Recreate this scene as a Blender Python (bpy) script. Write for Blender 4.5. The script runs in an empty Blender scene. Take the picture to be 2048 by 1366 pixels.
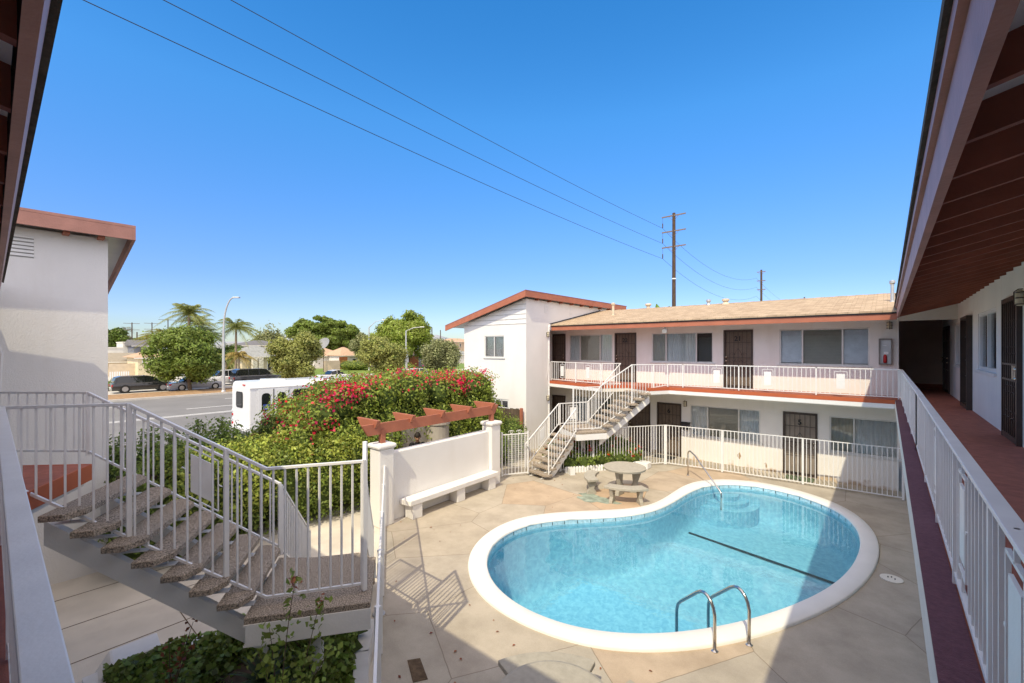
import bpy, math, random
import numpy as np
from mathutils import Vector
from mathutils.geometry import tessellate_polygon
random.seed(7); RN=np.random.RandomState(11)
R_=math.radians
S=bpy.context.scene; COL=S.collection
# ------------------------------------------------------------------ camera
YAW=R_(40.3); EYE=4.28
cd=bpy.data.cameras.new('camera'); cam=bpy.data.objects.new('camera',cd); COL.objects.link(cam)
cam.location=(0,0,EYE); cam.rotation_euler=(R_(90),0,YAW)
cd.sensor_width=36; cd.lens=36*885/2048; cd.shift_y=(697-683)/2048; cd.clip_start=.02; cd.clip_end=9000
S.camera=cam
# ------------------------------------------------------------------ sky and sun
SD=Vector((.245,-.80,1)).normalized()
elev=math.asin(SD.z); az=math.atan2(SD.x,SD.y)
FILL_GLOW=(4.2,3.5,2.1)   # glow added to the sky outside the view to lift shadow fill
w=bpy.data.worlds.new('World'); S.world=w; w.use_nodes=True
nt=w.node_tree; bg=nt.nodes['Background']; sk=nt.nodes.new('ShaderNodeTexSky'); sk.sky_type='NISHITA'
sk.sun_disc=False; sk.sun_elevation=elev; sk.sun_rotation=az; sk.air_density=1.0; sk.dust_density=.15; sk.ozone_density=3.0; sk.altitude=0
nt.links.new(sk.outputs[0],bg.inputs[0]); bg.inputs[1].default_value=.15
hsv=nt.nodes.new('ShaderNodeHueSaturation'); hsv.inputs['Saturation'].default_value=1.42; nt.links.new(sk.outputs[0],hsv.inputs['Color'])
tcn=nt.nodes.new('ShaderNodeTexCoord'); spx=nt.nodes.new('ShaderNodeSeparateXYZ'); nt.links.new(tcn.outputs['Generated'],spx.inputs[0])
crp=nt.nodes.new('ShaderNodeValToRGB'); nt.links.new(spx.outputs[2],crp.inputs[0]); ce=crp.color_ramp.elements
ce[0].position=0; ce[0].color=(.28,.40,.70,1); ce[1].position=.45; ce[1].color=(1.14,1.08,1.3,1); q_=ce.new(.14); q_.color=(.46,.54,.90,1)
mlt=nt.nodes.new('ShaderNodeMixRGB'); mlt.blend_type='MULTIPLY'; mlt.inputs[0].default_value=1; nt.links.new(hsv.outputs[0],mlt.inputs[1]); nt.links.new(crp.outputs[0],mlt.inputs[2]); 
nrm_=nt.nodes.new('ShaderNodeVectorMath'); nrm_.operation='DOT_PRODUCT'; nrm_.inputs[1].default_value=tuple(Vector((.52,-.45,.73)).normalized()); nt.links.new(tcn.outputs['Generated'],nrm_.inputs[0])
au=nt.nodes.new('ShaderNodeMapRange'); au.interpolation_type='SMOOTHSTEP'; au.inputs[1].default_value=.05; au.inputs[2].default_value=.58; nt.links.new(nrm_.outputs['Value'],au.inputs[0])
glow_col=nt.nodes.new('ShaderNodeVectorMath'); glow_col.operation='SCALE'; glow_col.inputs[0].default_value=FILL_GLOW; nt.links.new(au.outputs[0],glow_col.inputs['Scale'])
adn=nt.nodes.new('ShaderNodeVectorMath'); adn.operation='ADD'; nt.links.new(mlt.outputs[0],adn.inputs[0]); nt.links.new(glow_col.outputs[0],adn.inputs[1]); nt.links.new(adn.outputs[0],bg.inputs[0])
sl=bpy.data.lights.new('sun','SUN'); sl.energy=2.0; sl.angle=R_(.55); sl.color=(.93,.99,.98)
so=bpy.data.objects.new('sun',sl); COL.objects.link(so); so.rotation_euler=(-SD).to_track_quat('-Z','Y').to_euler(); so.location=(0,0,30)
S.view_settings.view_transform='Standard'; S.view_settings.look='None'; S.view_settings.exposure=.85
S.view_settings.use_white_balance=True; S.view_settings.white_balance_temperature=9700; S.view_settings.white_balance_tint=10
S.cycles.max_bounces=8; S.cycles.transparent_max_bounces=24
def at(px,py,dep):
    u=(px-1024)/885; v=(697-py)/885; s,c=math.sin(YAW),math.cos(YAW)
    return Vector(((-s+c*u)*dep,(c+s*u)*dep,EYE+v*dep))
# ------------------------------------------------------------------ materials
MC={}
def nn(t,k,**kw):
    n=t.nodes.new(k)
    for a,b in kw.items(): setattr(n,a,b)
    return n
def mat(name,col,rough=.7,var=.06,nscale=3,bump=0,bscale=60,metal=0,spec=.3,streak=None,stain=0,stcol=(.3,.25,.2),island=0,trans=0,coat=0,squash=None):
    if name in MC: return MC[name]
    m=bpy.data.materials.new(name); m.use_nodes=True; t=m.node_tree; b=t.nodes['Principled BSDF']; L=t.links.new
    b.inputs['Roughness'].default_value=rough; b.inputs['Metallic'].default_value=metal; b.inputs['Specular IOR Level'].default_value=spec
    b.inputs['Coat Weight'].default_value=coat
    g=nn(t,'ShaderNodeNewGeometry'); vec=g.outputs['Position']
    if squash:
        mp=nn(t,'ShaderNodeMapping'); mp.inputs['Scale'].default_value=squash; L(vec,mp.inputs[0]); vec=mp.outputs[0]
    n=nn(t,'ShaderNodeTexNoise'); n.inputs['Scale'].default_value=nscale; n.inputs['Detail'].default_value=6; L(vec,n.inputs['Vector'])
    hs=nn(t,'ShaderNodeHueSaturation'); hs.inputs['Color'].default_value=(*col,1)
    mr=nn(t,'ShaderNodeMapRange'); mr.inputs[1].default_value=.25; mr.inputs[2].default_value=.75; mr.inputs[3].default_value=1-var*2; mr.inputs[4].default_value=1+var*2
    L(n.outputs[0],mr.inputs[0]); out=mr.outputs[0]
    if island:
        m2=nn(t,'ShaderNodeMapRange'); m2.inputs[3].default_value=1-island; m2.inputs[4].default_value=1+island; L(g.outputs['Random Per Island'],m2.inputs[0])
        mu=nn(t,'ShaderNodeMath',operation='MULTIPLY'); L(out,mu.inputs[0]); L(m2.outputs[0],mu.inputs[1]); out=mu.outputs[0]
        m3=nn(t,'ShaderNodeMapRange'); m3.inputs[3].default_value=.5-island*.05; m3.inputs[4].default_value=.5+island*.035; L(g.outputs['Random Per Island'],m3.inputs[0]); L(m3.outputs[0],hs.inputs['Hue'])
    L(out,hs.inputs['Value']); c=hs.outputs[0]
    if stain:
        n2=nn(t,'ShaderNodeTexNoise'); n2.inputs['Scale'].default_value=.9; n2.inputs['Detail'].default_value=9; n2.inputs['Roughness'].default_value=.65; L(vec,n2.inputs['Vector'])
        if streak: mq_=nn(t,'ShaderNodeMapping'); mq_.inputs['Scale'].default_value=streak; L(vec,mq_.inputs[0]); L(mq_.outputs[0],n2.inputs['Vector'])
        r=nn(t,'ShaderNodeMapRange'); r.inputs[1].default_value=.52; r.inputs[2].default_value=.72; r.inputs[4].default_value=stain; L(n2.outputs[0],r.inputs[0])
        mx=nn(t,'ShaderNodeMixRGB'); mx.inputs[2].default_value=(*stcol,1); L(r.outputs[0],mx.inputs[0]); L(c,mx.inputs[1]); c=mx.outputs[0]
    L(c,b.inputs['Base Color'])
    if bump:
        n3=nn(t,'ShaderNodeTexNoise'); n3.inputs['Scale'].default_value=bscale; n3.inputs['Detail'].default_value=4; L(vec,n3.inputs['Vector'])
        bp=nn(t,'ShaderNodeBump'); bp.inputs['Strength'].default_value=bump; bp.inputs['Distance'].default_value=.02; L(n3.outputs[0],bp.inputs['Height']); L(bp.outputs[0],b.inputs['Normal'])
    if trans:
        tr=nn(t,'ShaderNodeBsdfTranslucent'); L(c,tr.inputs[0]); ms=nn(t,'ShaderNodeMixShader'); ms.inputs[0].default_value=trans
        L(b.outputs[0],ms.inputs[1]); L(tr.outputs[0],ms.inputs[2]); L(ms.outputs[0],t.nodes['Material Output'].inputs[0])
    MC[name]=m; return m
def leafm(name,col,isl=.35): return mat(name,col,rough=.45,spec=.35,var=.12,nscale=1.6,island=isl,trans=.33)
stucco=mat('stucco',(.81,.78,.74),.9,.025,1.2,.35,45,streak=(2.2,2.2,.35),stain=.3,stcol=(.62,.57,.50))
stucco_b=mat('stucco_block',(.8,.78,.75),.9,.03,.8,.28,48,streak=(1.8,1.8,.3),stain=.28,stcol=(.66,.62,.56))
def stucco_back():
    m=stucco.copy(); m.name='stucco_back'; t=m.node_tree; L=t.links.new; b=t.nodes['Principled BSDF']
    src=b.inputs['Base Color'].links[0].from_socket
    g=nn(t,'ShaderNodeNewGeometry'); sp=nn(t,'ShaderNodeSeparateXYZ'); L(g.outputs['Position'],sp.inputs[0])
    n=nn(t,'ShaderNodeTexNoise'); n.inputs['Scale'].default_value=2.2; n.inputs['Detail'].default_value=3; L(g.outputs['Position'],n.inputs['Vector'])
    ad=nn(t,'ShaderNodeMath',operation='MULTIPLY_ADD'); ad.inputs[1].default_value=.9; L(n.outputs[0],ad.inputs[0]); L(sp.outputs[2],ad.inputs[2])
    mr=nn(t,'ShaderNodeMapRange'); mr.inputs[1].default_value=.55; mr.inputs[2].default_value=.42; L(ad.outputs[0],mr.inputs[0])
    mx=nn(t,'ShaderNodeMixRGB'); mx.inputs[2].default_value=(.55,.42,.3,1); L(mr.outputs[0],mx.inputs[0]); L(src,mx.inputs[1])
    L(mx.outputs[0],b.inputs['Base Color']); return m
stucco_bk=stucco_back()
white=mat('white_enamel',(.78,.78,.77),.35,.02,4,.03,80,spec=.5,stain=.08,stcol=(.5,.35,.25))
whitew=mat('white_rail_worn',(.82,.81,.79),.4,.03,6,.06,90,spec=.5,stain=.22,stcol=(.55,.42,.32))
trim=mat('terracotta_paint',(.43,.145,.09),.6,.06,3,.15,30)
trimf=mat('fascia_paint',(.42,.20,.165),.5,.07,4,.15,40)
rafterm=mat('rafter_paint',(.30,.085,.05),.6,.1,4,.2,30)
deckr=mat('deck_red',(.42,.135,.09),.75,.1,9,.25,120,stain=.35,stcol=(.22,.06,.06))
decke=mat('deck_edge_orange',(.50,.115,.05),.6,.05,3,.1,40)
cream=mat('cream_paint',(.74,.70,.62),.8,.03,2,.2,40)
soffitm=mat('soffit_board',(.82,.80,.74),.8,.05,3,.1,20,squash=(1,.1,1))
concrete=mat('walk_concrete',(.68,.62,.54),.85,.07,1.3,.25,90,stain=.5,stcol=(.50,.44,.38))
conc2=mat('table_concrete',(.40,.37,.31),.85,.06,12,.3,160,stain=.3,stcol=(.38,.34,.28))
aggr=mat('exposed_aggregate',(.36,.295,.235),.85,.55,70,.8,110)
copingm=mat('coping_white',(.80,.79,.76),.6,.02,2,.12,90)
steel=mat('steel',(.62,.60,.57),.18,.05,5,0,1,metal=1)
galv=mat('galvanised_metal',(.52,.53,.53),.4,.06,3,0,1,metal=.6)
asphalt=mat('asphalt',(.20,.195,.19),.9,.06,.35,.2,40,stain=.4,stcol=(.26,.25,.24))
kerbm=mat('kerb_concrete',(.55,.52,.47),.85,.05,2,.1,40)
linem=mat('road_paint',(.78,.78,.75),.7,.06,3)
mulch=mat('mulch',(.36,.22,.12),.95,.2,5,.5,20,stain=.5,stcol=(.25,.17,.10))
soilm=mat('dark_soil',(.12,.08,.05),.95,.25,10,.5,50)
grassm=mat('lawn',(.16,.24,.05),.9,.2,2,.4,40)
groundm=mat('dry_ground',(.40,.36,.30),.9,.12,.1,.1,10,stain=.3)
doorm=mat('door_slab',(.22,.16,.12),.6,.08,3)
doorm2=mat('door_slab_taupe',(.30,.25,.21),.6,.08,3)
bronze=mat('bronze_iron',(.055,.035,.026),.45,.1,8,spec=.5)
mesh_door=mat('door_screen',(.17,.125,.095),.6,.15,60)
blackm=mat('black_paint',(.012,.012,.013),.4,.05,4)
brass=mat('brass_knob',(.75,.68,.55),.25,.05,4,metal=.9)
alum=mat('aluminium_frame',(.66,.65,.62),.35,.04,5,metal=.2)
curtw=mat('vertical_blind',(.80,.81,.80),.8,.03,6)
curtd=mat('beige_blind',(.52,.48,.40),.8,.04,6)
curtdk=mat('dark_interior',(.06,.055,.05),.8,.1,3)
foilm=mat('window_foil',(.88,.92,.98),.45,.06,5,.4,12)
lampg=mat('lamp_glass',(.62,.56,.42),.3,.05,8)
bluemat=mat('sign_blue',(.02,.06,.35),.5,.02,3)
whitep=mat('white_plain',(.8,.8,.8),.5,.02,3)
redm=mat('red_paint',(.55,.03,.03),.4,.05,3)
wood=mat('old_fence_wood',(.12,.085,.06),.9,.3,2.5,.4,30,squash=(6,6,.6))
woodr=mat('redwood_boards',(.30,.10,.045),.8,.15,2.5,.2,30,squash=(6,6,.6))
polem=mat('pole_wood',(.085,.055,.04),.95,.3,6,.4,20,squash=(4,4,.6))
bark=mat('bark',(.14,.095,.065),.95,.2,6,.5,20)
palmbark=mat('palm_bark',(.24,.19,.14),.95,.2,6,.5,20,squash=(1,1,6))
peach=mat('peach_stucco',(.66,.50,.38),.9,.04,1)
tanw=mat('tan_stucco',(.56,.42,.30),.9,.04,1)
offw=mat('offwhite_wall',(.70,.68,.62),.9,.04,1)
greyw=mat('grey_wall',(.20,.21,.24),.9,.05,1)
roofg=mat('roof_grey',(.30,.31,.30),.9,.12,3,.3,8)
roofd=mat('roof_dark',(.17,.165,.17),.9,.12,3,.3,8)
rooft=mat('roof_tan',(.52,.34,.23),.9,.08,3,.3,8)
roofb=mat('roof_brown',(.34,.29,.22),.9,.08,3,.3,8)
palef=mat('pale_fence',(.60,.50,.38),.8,.06,2)
tyre=mat('tyre',(.02,.02,.02),.85,.05,3)
rim=mat('rim',(.45,.45,.46),.3,.03,3,metal=.8)
skin=mat('skin',(.42,.22,.14),.55,.05,6)
hairm=mat('hair',(.02,.014,.01),.6,.2,20)
shirtm=mat('black_shirt',(.012,.012,.014),.85,.1,6)
trous=mat('trousers',(.03,.035,.05),.85,.1,6)
tailr=mat('tail_light',(.5,.01,.01),.2,.02,3)
headl=mat('headlight',(.7,.72,.75),.1,.02,3)
greenstain=mat('green_stain',(.28,.33,.27),.85,.25,5,.2,60)
mountm=mat('hazy_mountain',(.30,.33,.38),.95,.1,.002)  # haze of distant air put into the colour as a bluish grey
def carpaint(n,c): return mat(n,c,.25,.01,2,coat=.8,spec=.5)
def glassmat(name,tint,ior=1.5,base=.12,rough=.02):
    m=bpy.data.materials.new(name); m.use_nodes=True; t=m.node_tree; t.nodes.remove(t.nodes['Principled BSDF']); L=t.links.new
    tr=nn(t,'ShaderNodeBsdfTransparent'); tr.inputs[0].default_value=(*tint,1); gl=nn(t,'ShaderNodeBsdfGlossy'); gl.inputs['Roughness'].default_value=rough
    fr=nn(t,'ShaderNodeFresnel'); fr.inputs[0].default_value=ior; mr=nn(t,'ShaderNodeMapRange'); mr.inputs[3].default_value=base; L(fr.outputs[0],mr.inputs[0])
    mx=nn(t,'ShaderNodeMixShader'); L(mr.outputs[0],mx.inputs[0]); L(tr.outputs[0],mx.inputs[1]); L(gl.outputs[0],mx.inputs[2]); L(mx.outputs[0],t.nodes['Material Output'].inputs[0]); return m
glass=glassmat('window_glass',(.9,.92,.92),1.45,.03)
carglass=mat('car_glass',(.015,.018,.02),.05,.02,3,spec=.8)
def watermat():
    m=glassmat('pool_water',(.76,.96,1.0),1.4,.03,.0); t=m.node_tree; L=t.links.new
    g=nn(t,'ShaderNodeNewGeometry'); n=nn(t,'ShaderNodeTexNoise'); n.inputs['Scale'].default_value=3.2; n.inputs['Detail'].default_value=3; n.inputs['Distortion'].default_value=.6; L(g.outputs['Position'],n.inputs['Vector'])
    bp=nn(t,'ShaderNodeBump'); bp.inputs['Strength'].default_value=.10; bp.inputs['Distance'].default_value=.03; L(n.outputs[0],bp.inputs['Height'])
    for k in t.nodes:
        if k.type in('BSDF_GLOSSY','FRESNEL'): L(bp.outputs[0],k.inputs['Normal'])
    return m
waterm=watermat()
def poolmat():
    m=bpy.data.materials.new('pool_plaster'); m.use_nodes=True; t=m.node_tree; b=t.nodes['Principled BSDF']; L=t.links.new; b.inputs['Roughness'].default_value=.8
    g=nn(t,'ShaderNodeNewGeometry'); n=nn(t,'ShaderNodeTexNoise'); n.inputs['Scale'].default_value=9; n.inputs['Detail'].default_value=6; n.inputs['Distortion'].default_value=.8; L(g.outputs['Position'],n.inputs['Vector'])
    r=nn(t,'ShaderNodeValToRGB'); r.color_ramp.elements[0].position=.35; r.color_ramp.elements[0].color=(.155,.46,.62,1); r.color_ramp.elements[1].position=.68; r.color_ramp.elements[1].color=(.26,.61,.74,1)
    sp=nn(t,'ShaderNodeSeparateXYZ'); L(g.outputs['Position'],sp.inputs[0]); mr=nn(t,'ShaderNodeMapRange'); mr.inputs[1].default_value=-1.05; mr.inputs[2].default_value=-1.8; L(sp.outputs[2],mr.inputs[0])
    L(n.outputs[0],r.inputs[0]); L(r.outputs[0],b.inputs['Base Color']); return m
poolm=poolmat()
def tilem():
    m=mat('waterline_tile',(.36,.62,.74),.25,.12,18,spec=.5); return m
tileb=tilem(); linet=mat('lane_tile',(.01,.03,.05),.4,.2,20)
def patiomat():
    m=bpy.data.materials.new('patio_slabs'); m.use_nodes=True; t=m.node_tree; b=t.nodes['Principled BSDF']; L=t.links.new; b.inputs['Roughness'].default_value=.85; b.inputs['Specular IOR Level'].default_value=.25
    g=nn(t,'ShaderNodeNewGeometry'); nz=nn(t,'ShaderNodeTexNoise'); nz.inputs['Scale'].default_value=3; L(g.outputs['Position'],nz.inputs['Vector'])
    mp=nn(t,'ShaderNodeMapping'); mp.inputs['Rotation'].default_value=(0,0,.35); mp.inputs['Scale'].default_value=(1,.8,0); 
    ad=nn(t,'ShaderNodeMixRGB',blend_type='ADD'); ad.inputs[0].default_value=.03; L(g.outputs['Position'],ad.inputs[1]); L(nz.outputs[1],ad.inputs[2]); L(ad.outputs[0],mp.inputs[0])
    v=nn(t,'ShaderNodeTexVoronoi'); v.voronoi_dimensions='2D'; v.inputs['Scale'].default_value=.62; v.inputs['Randomness'].default_value=.8; L(mp.outputs[0],v.inputs['Vector'])
    ve=nn(t,'ShaderNodeTexVoronoi',feature='DISTANCE_TO_EDGE'); ve.voronoi_dimensions='2D'; ve.inputs['Scale'].default_value=.62; ve.inputs['Randomness'].default_value=.8; L(mp.outputs[0],ve.inputs['Vector'])
    sc=nn(t,'ShaderNodeSeparateColor'); L(v.outputs['Color'],sc.inputs[0])
    r=nn(t,'ShaderNodeValToRGB'); e=r.color_ramp.elements; e[0].position=0; e[0].color=(.43,.385,.325,1); e[1].position=1; e[1].color=(.44,.39,.325,1)
    for p,c in ((.3,(.48,.42,.345,1)),(.55,(.455,.41,.34,1)),(.78,(.50,.41,.32,1)),(.9,(.53,.385,.27,1))): q=e.new(p); q.color=c
    L(sc.outputs[0],r.inputs[0])
    n=nn(t,'ShaderNodeTexNoise'); n.inputs['Scale'].default_value=1.3; n.inputs['Detail'].default_value=9; n.inputs['Roughness'].default_value=.65; L(g.outputs['Position'],n.inputs['Vector'])
    rr=nn(t,'ShaderNodeValToRGB'); rr.color_ramp.elements[0].position=.34; rr.color_ramp.elements[0].color=(.72,.70,.68,1); rr.color_ramp.elements[1].position=.62; rr.color_ramp.elements[1].color=(1.06,1.05,1.04,1); L(n.outputs[0],rr.inputs[0])
    mu=nn(t,'ShaderNodeMixRGB',blend_type='MULTIPLY'); mu.inputs[0].default_value=.75; L(r.outputs[0],mu.inputs[1]); L(rr.outputs[0],mu.inputs[2])
    nf=nn(t,'ShaderNodeTexNoise'); nf.inputs['Scale'].default_value=60; nf.inputs['Detail'].default_value=3; L(g.outputs['Position'],nf.inputs['Vector'])
    mm=nn(t,'ShaderNodeMapRange'); mm.inputs[3].default_value=.86; mm.inputs[4].default_value=1.12; L(nf.outputs[0],mm.inputs[0])
    mu2=nn(t,'ShaderNodeVectorMath',operation='SCALE'); L(mu.outputs[0],mu2.inputs[0]); L(mm.outputs[0],mu2.inputs['Scale'])
    ln=nn(t,'ShaderNodeMath',operation='LESS_THAN'); ln.inputs[1].default_value=.0038; L(ve.outputs['Distance'],ln.inputs[0])
    mx=nn(t,'ShaderNodeMixRGB'); mx.inputs[2].default_value=(.16,.125,.09,1); L(mu2.outputs[0],mx.inputs[1])
    ml=nn(t,'ShaderNodeMath',operation='MULTIPLY'); ml.inputs[1].default_value=.6; L(ln.outputs[0],ml.inputs[0]); L(ml.outputs[0],mx.inputs[0]); L(mx.outputs[0],b.inputs['Base Color'])
    bp=nn(t,'ShaderNodeBump'); bp.inputs['Strength'].default_value=.2; bp.inputs['Distance'].default_value=.02; L(nf.outputs[0],bp.inputs['Height']); L(bp.outputs[0],b.inputs['Normal']); return m
patiom=patiomat()
def shinglemat(rot=0):
    m=bpy.data.materials.new('tan_shingle'); m.use_nodes=True; t=m.node_tree; b=t.nodes['Principled BSDF']; L=t.links.new; b.inputs['Roughness'].default_value=.9; b.inputs['Specular IOR Level'].default_value=.2
    g=nn(t,'ShaderNodeNewGeometry'); mp=nn(t,'ShaderNodeMapping'); mp.inputs['Rotation'].default_value=(0,0,rot); L(g.outputs['Position'],mp.inputs[0])
    br=nn(t,'ShaderNodeTexBrick'); br.inputs['Scale'].default_value=1; br.inputs['Brick Width'].default_value=.26; br.inputs['Row Height'].default_value=.115; br.inputs['Mortar Size'].default_value=.005; br.offset=.37
    br.inputs['Color1'].default_value=(.54,.41,.29,1); br.inputs['Color2'].default_value=(.40,.29,.20,1); br.inputs['Mortar'].default_value=(.22,.15,.10,1); L(mp.outputs[0],br.inputs['Vector'])
    n=nn(t,'ShaderNodeTexNoise'); n.inputs['Scale'].default_value=7; n.inputs['Detail'].default_value=5; mq=nn(t,'ShaderNodeMapping'); mq.inputs['Scale'].default_value=(.5,2.2,1); L(mp.outputs[0],mq.inputs[0]); L(mq.outputs[0],n.inputs['Vector'])
    r=nn(t,'ShaderNodeMapRange'); r.inputs[1].default_value=.3; r.inputs[2].default_value=.7; r.inputs[3].default_value=.8; r.inputs[4].default_value=1.2; L(n.outputs[0],r.inputs[0])
    vm=nn(t,'ShaderNodeVectorMath',operation='SCALE'); L(br.outputs[0],vm.inputs[0]); L(r.outputs[0],vm.inputs['Scale']); L(vm.outputs[0],b.inputs['Base Color'])
    bp=nn(t,'ShaderNodeBump'); bp.inputs['Strength'].default_value=.5; bp.inputs['Distance'].default_value=.02; L(br.outputs['Fac'],bp.inputs['Height']); bp.invert=True; L(bp.outputs[0],b.inputs['Normal']); return m
shing=shinglemat()
# ------------------------------------------------------------------ mesh helpers
W={}
class MB:
    def __init__(s): s.v=[]; s.f=[]
    def add(s,vs,fs):
        o=len(s.v); s.v+= [tuple(p) for p in vs]; s.f+=[tuple(i+o for i in f) for f in fs]; return s
    def hexa(s,p): return s.add(p,[(0,3,2,1),(4,5,6,7),(0,1,5,4),(1,2,6,5),(2,3,7,6),(3,0,4,7)])
    def box(s,x0,x1,y0,y1,z0,z1): return s.hexa([(x0,y0,z0),(x1,y0,z0),(x1,y1,z0),(x0,y1,z0),(x0,y0,z1),(x1,y0,z1),(x1,y1,z1),(x0,y1,z1)])
    def prism(s,pts,z0,z1):
        n=len(pts); zz0=z0 if hasattr(z0,'__len__') else [z0]*n; zz1=z1 if hasattr(z1,'__len__') else [z1]*n
        a=sum(pts[i][0]*pts[(i+1)%n][1]-pts[(i+1)%n][0]*pts[i][1] for i in range(n))
        if a<0: pts=pts[::-1]; zz0=zz0[::-1]; zz1=zz1[::-1]
        v=[(p[0],p[1],z) for p,z in zip(pts,zz0)]+[(p[0],p[1],z) for p,z in zip(pts,zz1)]
        return s.add(v,[tuple(range(n))[::-1],tuple(range(n,2*n))]+[(i,(i+1)%n,n+(i+1)%n,n+i) for i in range(n)])
    def extr(s,prof,vec):   # closed 3d profile extruded by vec
        n=len(prof); v=[Vector(p) for p in prof]; v2=[p+Vector(vec) for p in v]
        return s.add(v+v2,[tuple(range(n))[::-1],tuple(range(n,2*n))]+[(i,(i+1)%n,n+(i+1)%n,n+i) for i in range(n)])
    def bar(s,p,q,w,h=None,up=(0,0,1)):
        h=h or w; p=Vector(p); q=Vector(q); d=(q-p)
        if d.length<1e-6: return s
        d.normalize(); u=Vector(up)
        if abs(d.dot(u))>.98: u=Vector((1,0,0)) if abs(d.x)<.9 else Vector((0,1,0))
        a=d.cross(u).normalized()*(w/2); b=a.cross(d).normalized()*(h/2)
        return s.hexa([p-a-b,p+a-b,p+a+b,p-a+b,q-a-b,q+a-b,q+a+b,q-a+b][:4]+[q-a-b,q+a-b,q+a+b,q-a+b])
    def tube(s,pts,r,n=8,cap=True):
        pts=[Vector(p) for p in pts]; rr=r if hasattr(r,'__len__') else [r]*len(pts); o=len(s.v); prev=None
        for i,p in enumerate(pts):
            d=(pts[min(i+1,len(pts)-1)]-pts[max(i-1,0)]).normalized()
            if prev is None: u=Vector((0,0,1)) if abs(d.z)<.9 else Vector((1,0,0)); a=d.cross(u).normalized()
            else: a=(prev-d*prev.dot(d)).normalized()
            prev=a; b=d.cross(a)
            for k in range(n):
                t=2*math.pi*k/n; s.v.append(tuple(p+(a*math.cos(t)+b*math.sin(t))*rr[i]))
        for i in range(len(pts)-1):
            for k in range(n): s.f.append((o+i*n+k,o+i*n+(k+1)%n,o+(i+1)*n+(k+1)%n,o+(i+1)*n+k))
        if cap: s.f.append(tuple(o+k for k in range(n))[::-1]); s.f.append(tuple(o+(len(pts)-1)*n+k for k in range(n)))
        return s
    def lathe(s,c,prof,n=20):
        o=len(s.v)
        for r,z in prof:
            for k in range(n): t=2*math.pi*k/n; s.v.append((c[0]+r*math.cos(t),c[1]+r*math.sin(t),c[2]+z))
        for i in range(len(prof)-1):
            for k in range(n): s.f.append((o+i*n+k,o+i*n+(k+1)%n,o+(i+1)*n+(k+1)%n,o+(i+1)*n+k))
        s.f.append(tuple(o+k for k in range(n))[::-1]); s.f.append(tuple(o+(len(prof)-1)*n+k for k in range(n))); return s
    def build(s,name,m,parent=None,local=False,smooth=False,bevel=0):
        me=bpy.data.meshes.new(name); L=W.get(parent.name,Vector((0,0,0))) if (parent and not local) else Vector((0,0,0))
        me.from_pydata([(p[0]-L.x,p[1]-L.y,p[2]-L.z) for p in s.v],[],s.f); me.update()
        if smooth: me.shade_smooth()
        o=bpy.data.objects.new(name,me); COL.objects.link(o); me.materials.append(m)
        if parent: o.parent=parent; W[o.name]=W.get(parent.name,Vector((0,0,0)))
        else: W[o.name]=Vector((0,0,0))
        if bevel:
            b=o.modifiers.new('b','BEVEL'); b.width=bevel; b.segments=2; b.limit_method='ANGLE'
        return o
def tag(o,label=None,cat=None,group=None,kind=None):
    if label: o['label']=label
    if cat: o['category']=cat
    if group: o['group']=group
    if kind: o['kind']=kind
    return o
def thing(name,label,cat,loc=(0,0,0),rz=0,group=None):
    o=bpy.data.objects.new(name,None); COL.objects.link(o); o.location=loc; o.rotation_euler=(0,0,rz); o.empty_display_size=.2; W[o.name]=Vector(loc); return tag(o,label,cat,group)
def struct(name,mb,m,smooth=False,bevel=0): o=mb.build(name,m,None,smooth=smooth,bevel=bevel); o['kind']='structure'; return o
def leaves(name,P,N,size,m,parent=None,asp=.55,up=0):
    P=np.asarray(P,float); n=len(P); N=np.asarray(N,float)+RN.normal(0,.55,(n,3)); N/=np.linalg.norm(N,axis=1)[:,None]+1e-9
    A=np.cross(N,RN.normal(0,1,(n,3))); A/=np.linalg.norm(A,axis=1)[:,None]+1e-9; B=np.cross(N,A)
    s=(size*RN.uniform(.6,1.35,n))[:,None]/2
    V=np.stack([P-A*s,P-B*s*asp+N*s*.25,P+A*s,P+B*s*asp+N*s*.25],1).reshape(-1,3)
    L=W.get(parent.name,Vector((0,0,0))) if parent else Vector((0,0,0)); V-=np.array(L)
    me=bpy.data.meshes.new(name); me.vertices.add(4*n); me.vertices.foreach_set('co',V.ravel()); me.loops.add(4*n); me.loops.foreach_set('vertex_index',np.arange(4*n,dtype=np.int32))
    me.polygons.add(n); me.polygons.foreach_set('loop_start',np.arange(0,4*n,4,dtype=np.int32)); me.polygons.foreach_set('loop_total',np.full(n,4,dtype=np.int32)); me.update(calc_edges=True); me.materials.append(m)
    o=bpy.data.objects.new(name,me); COL.objects.link(o)
    if parent: o.parent=parent
    W[o.name]=L; return o
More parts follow.
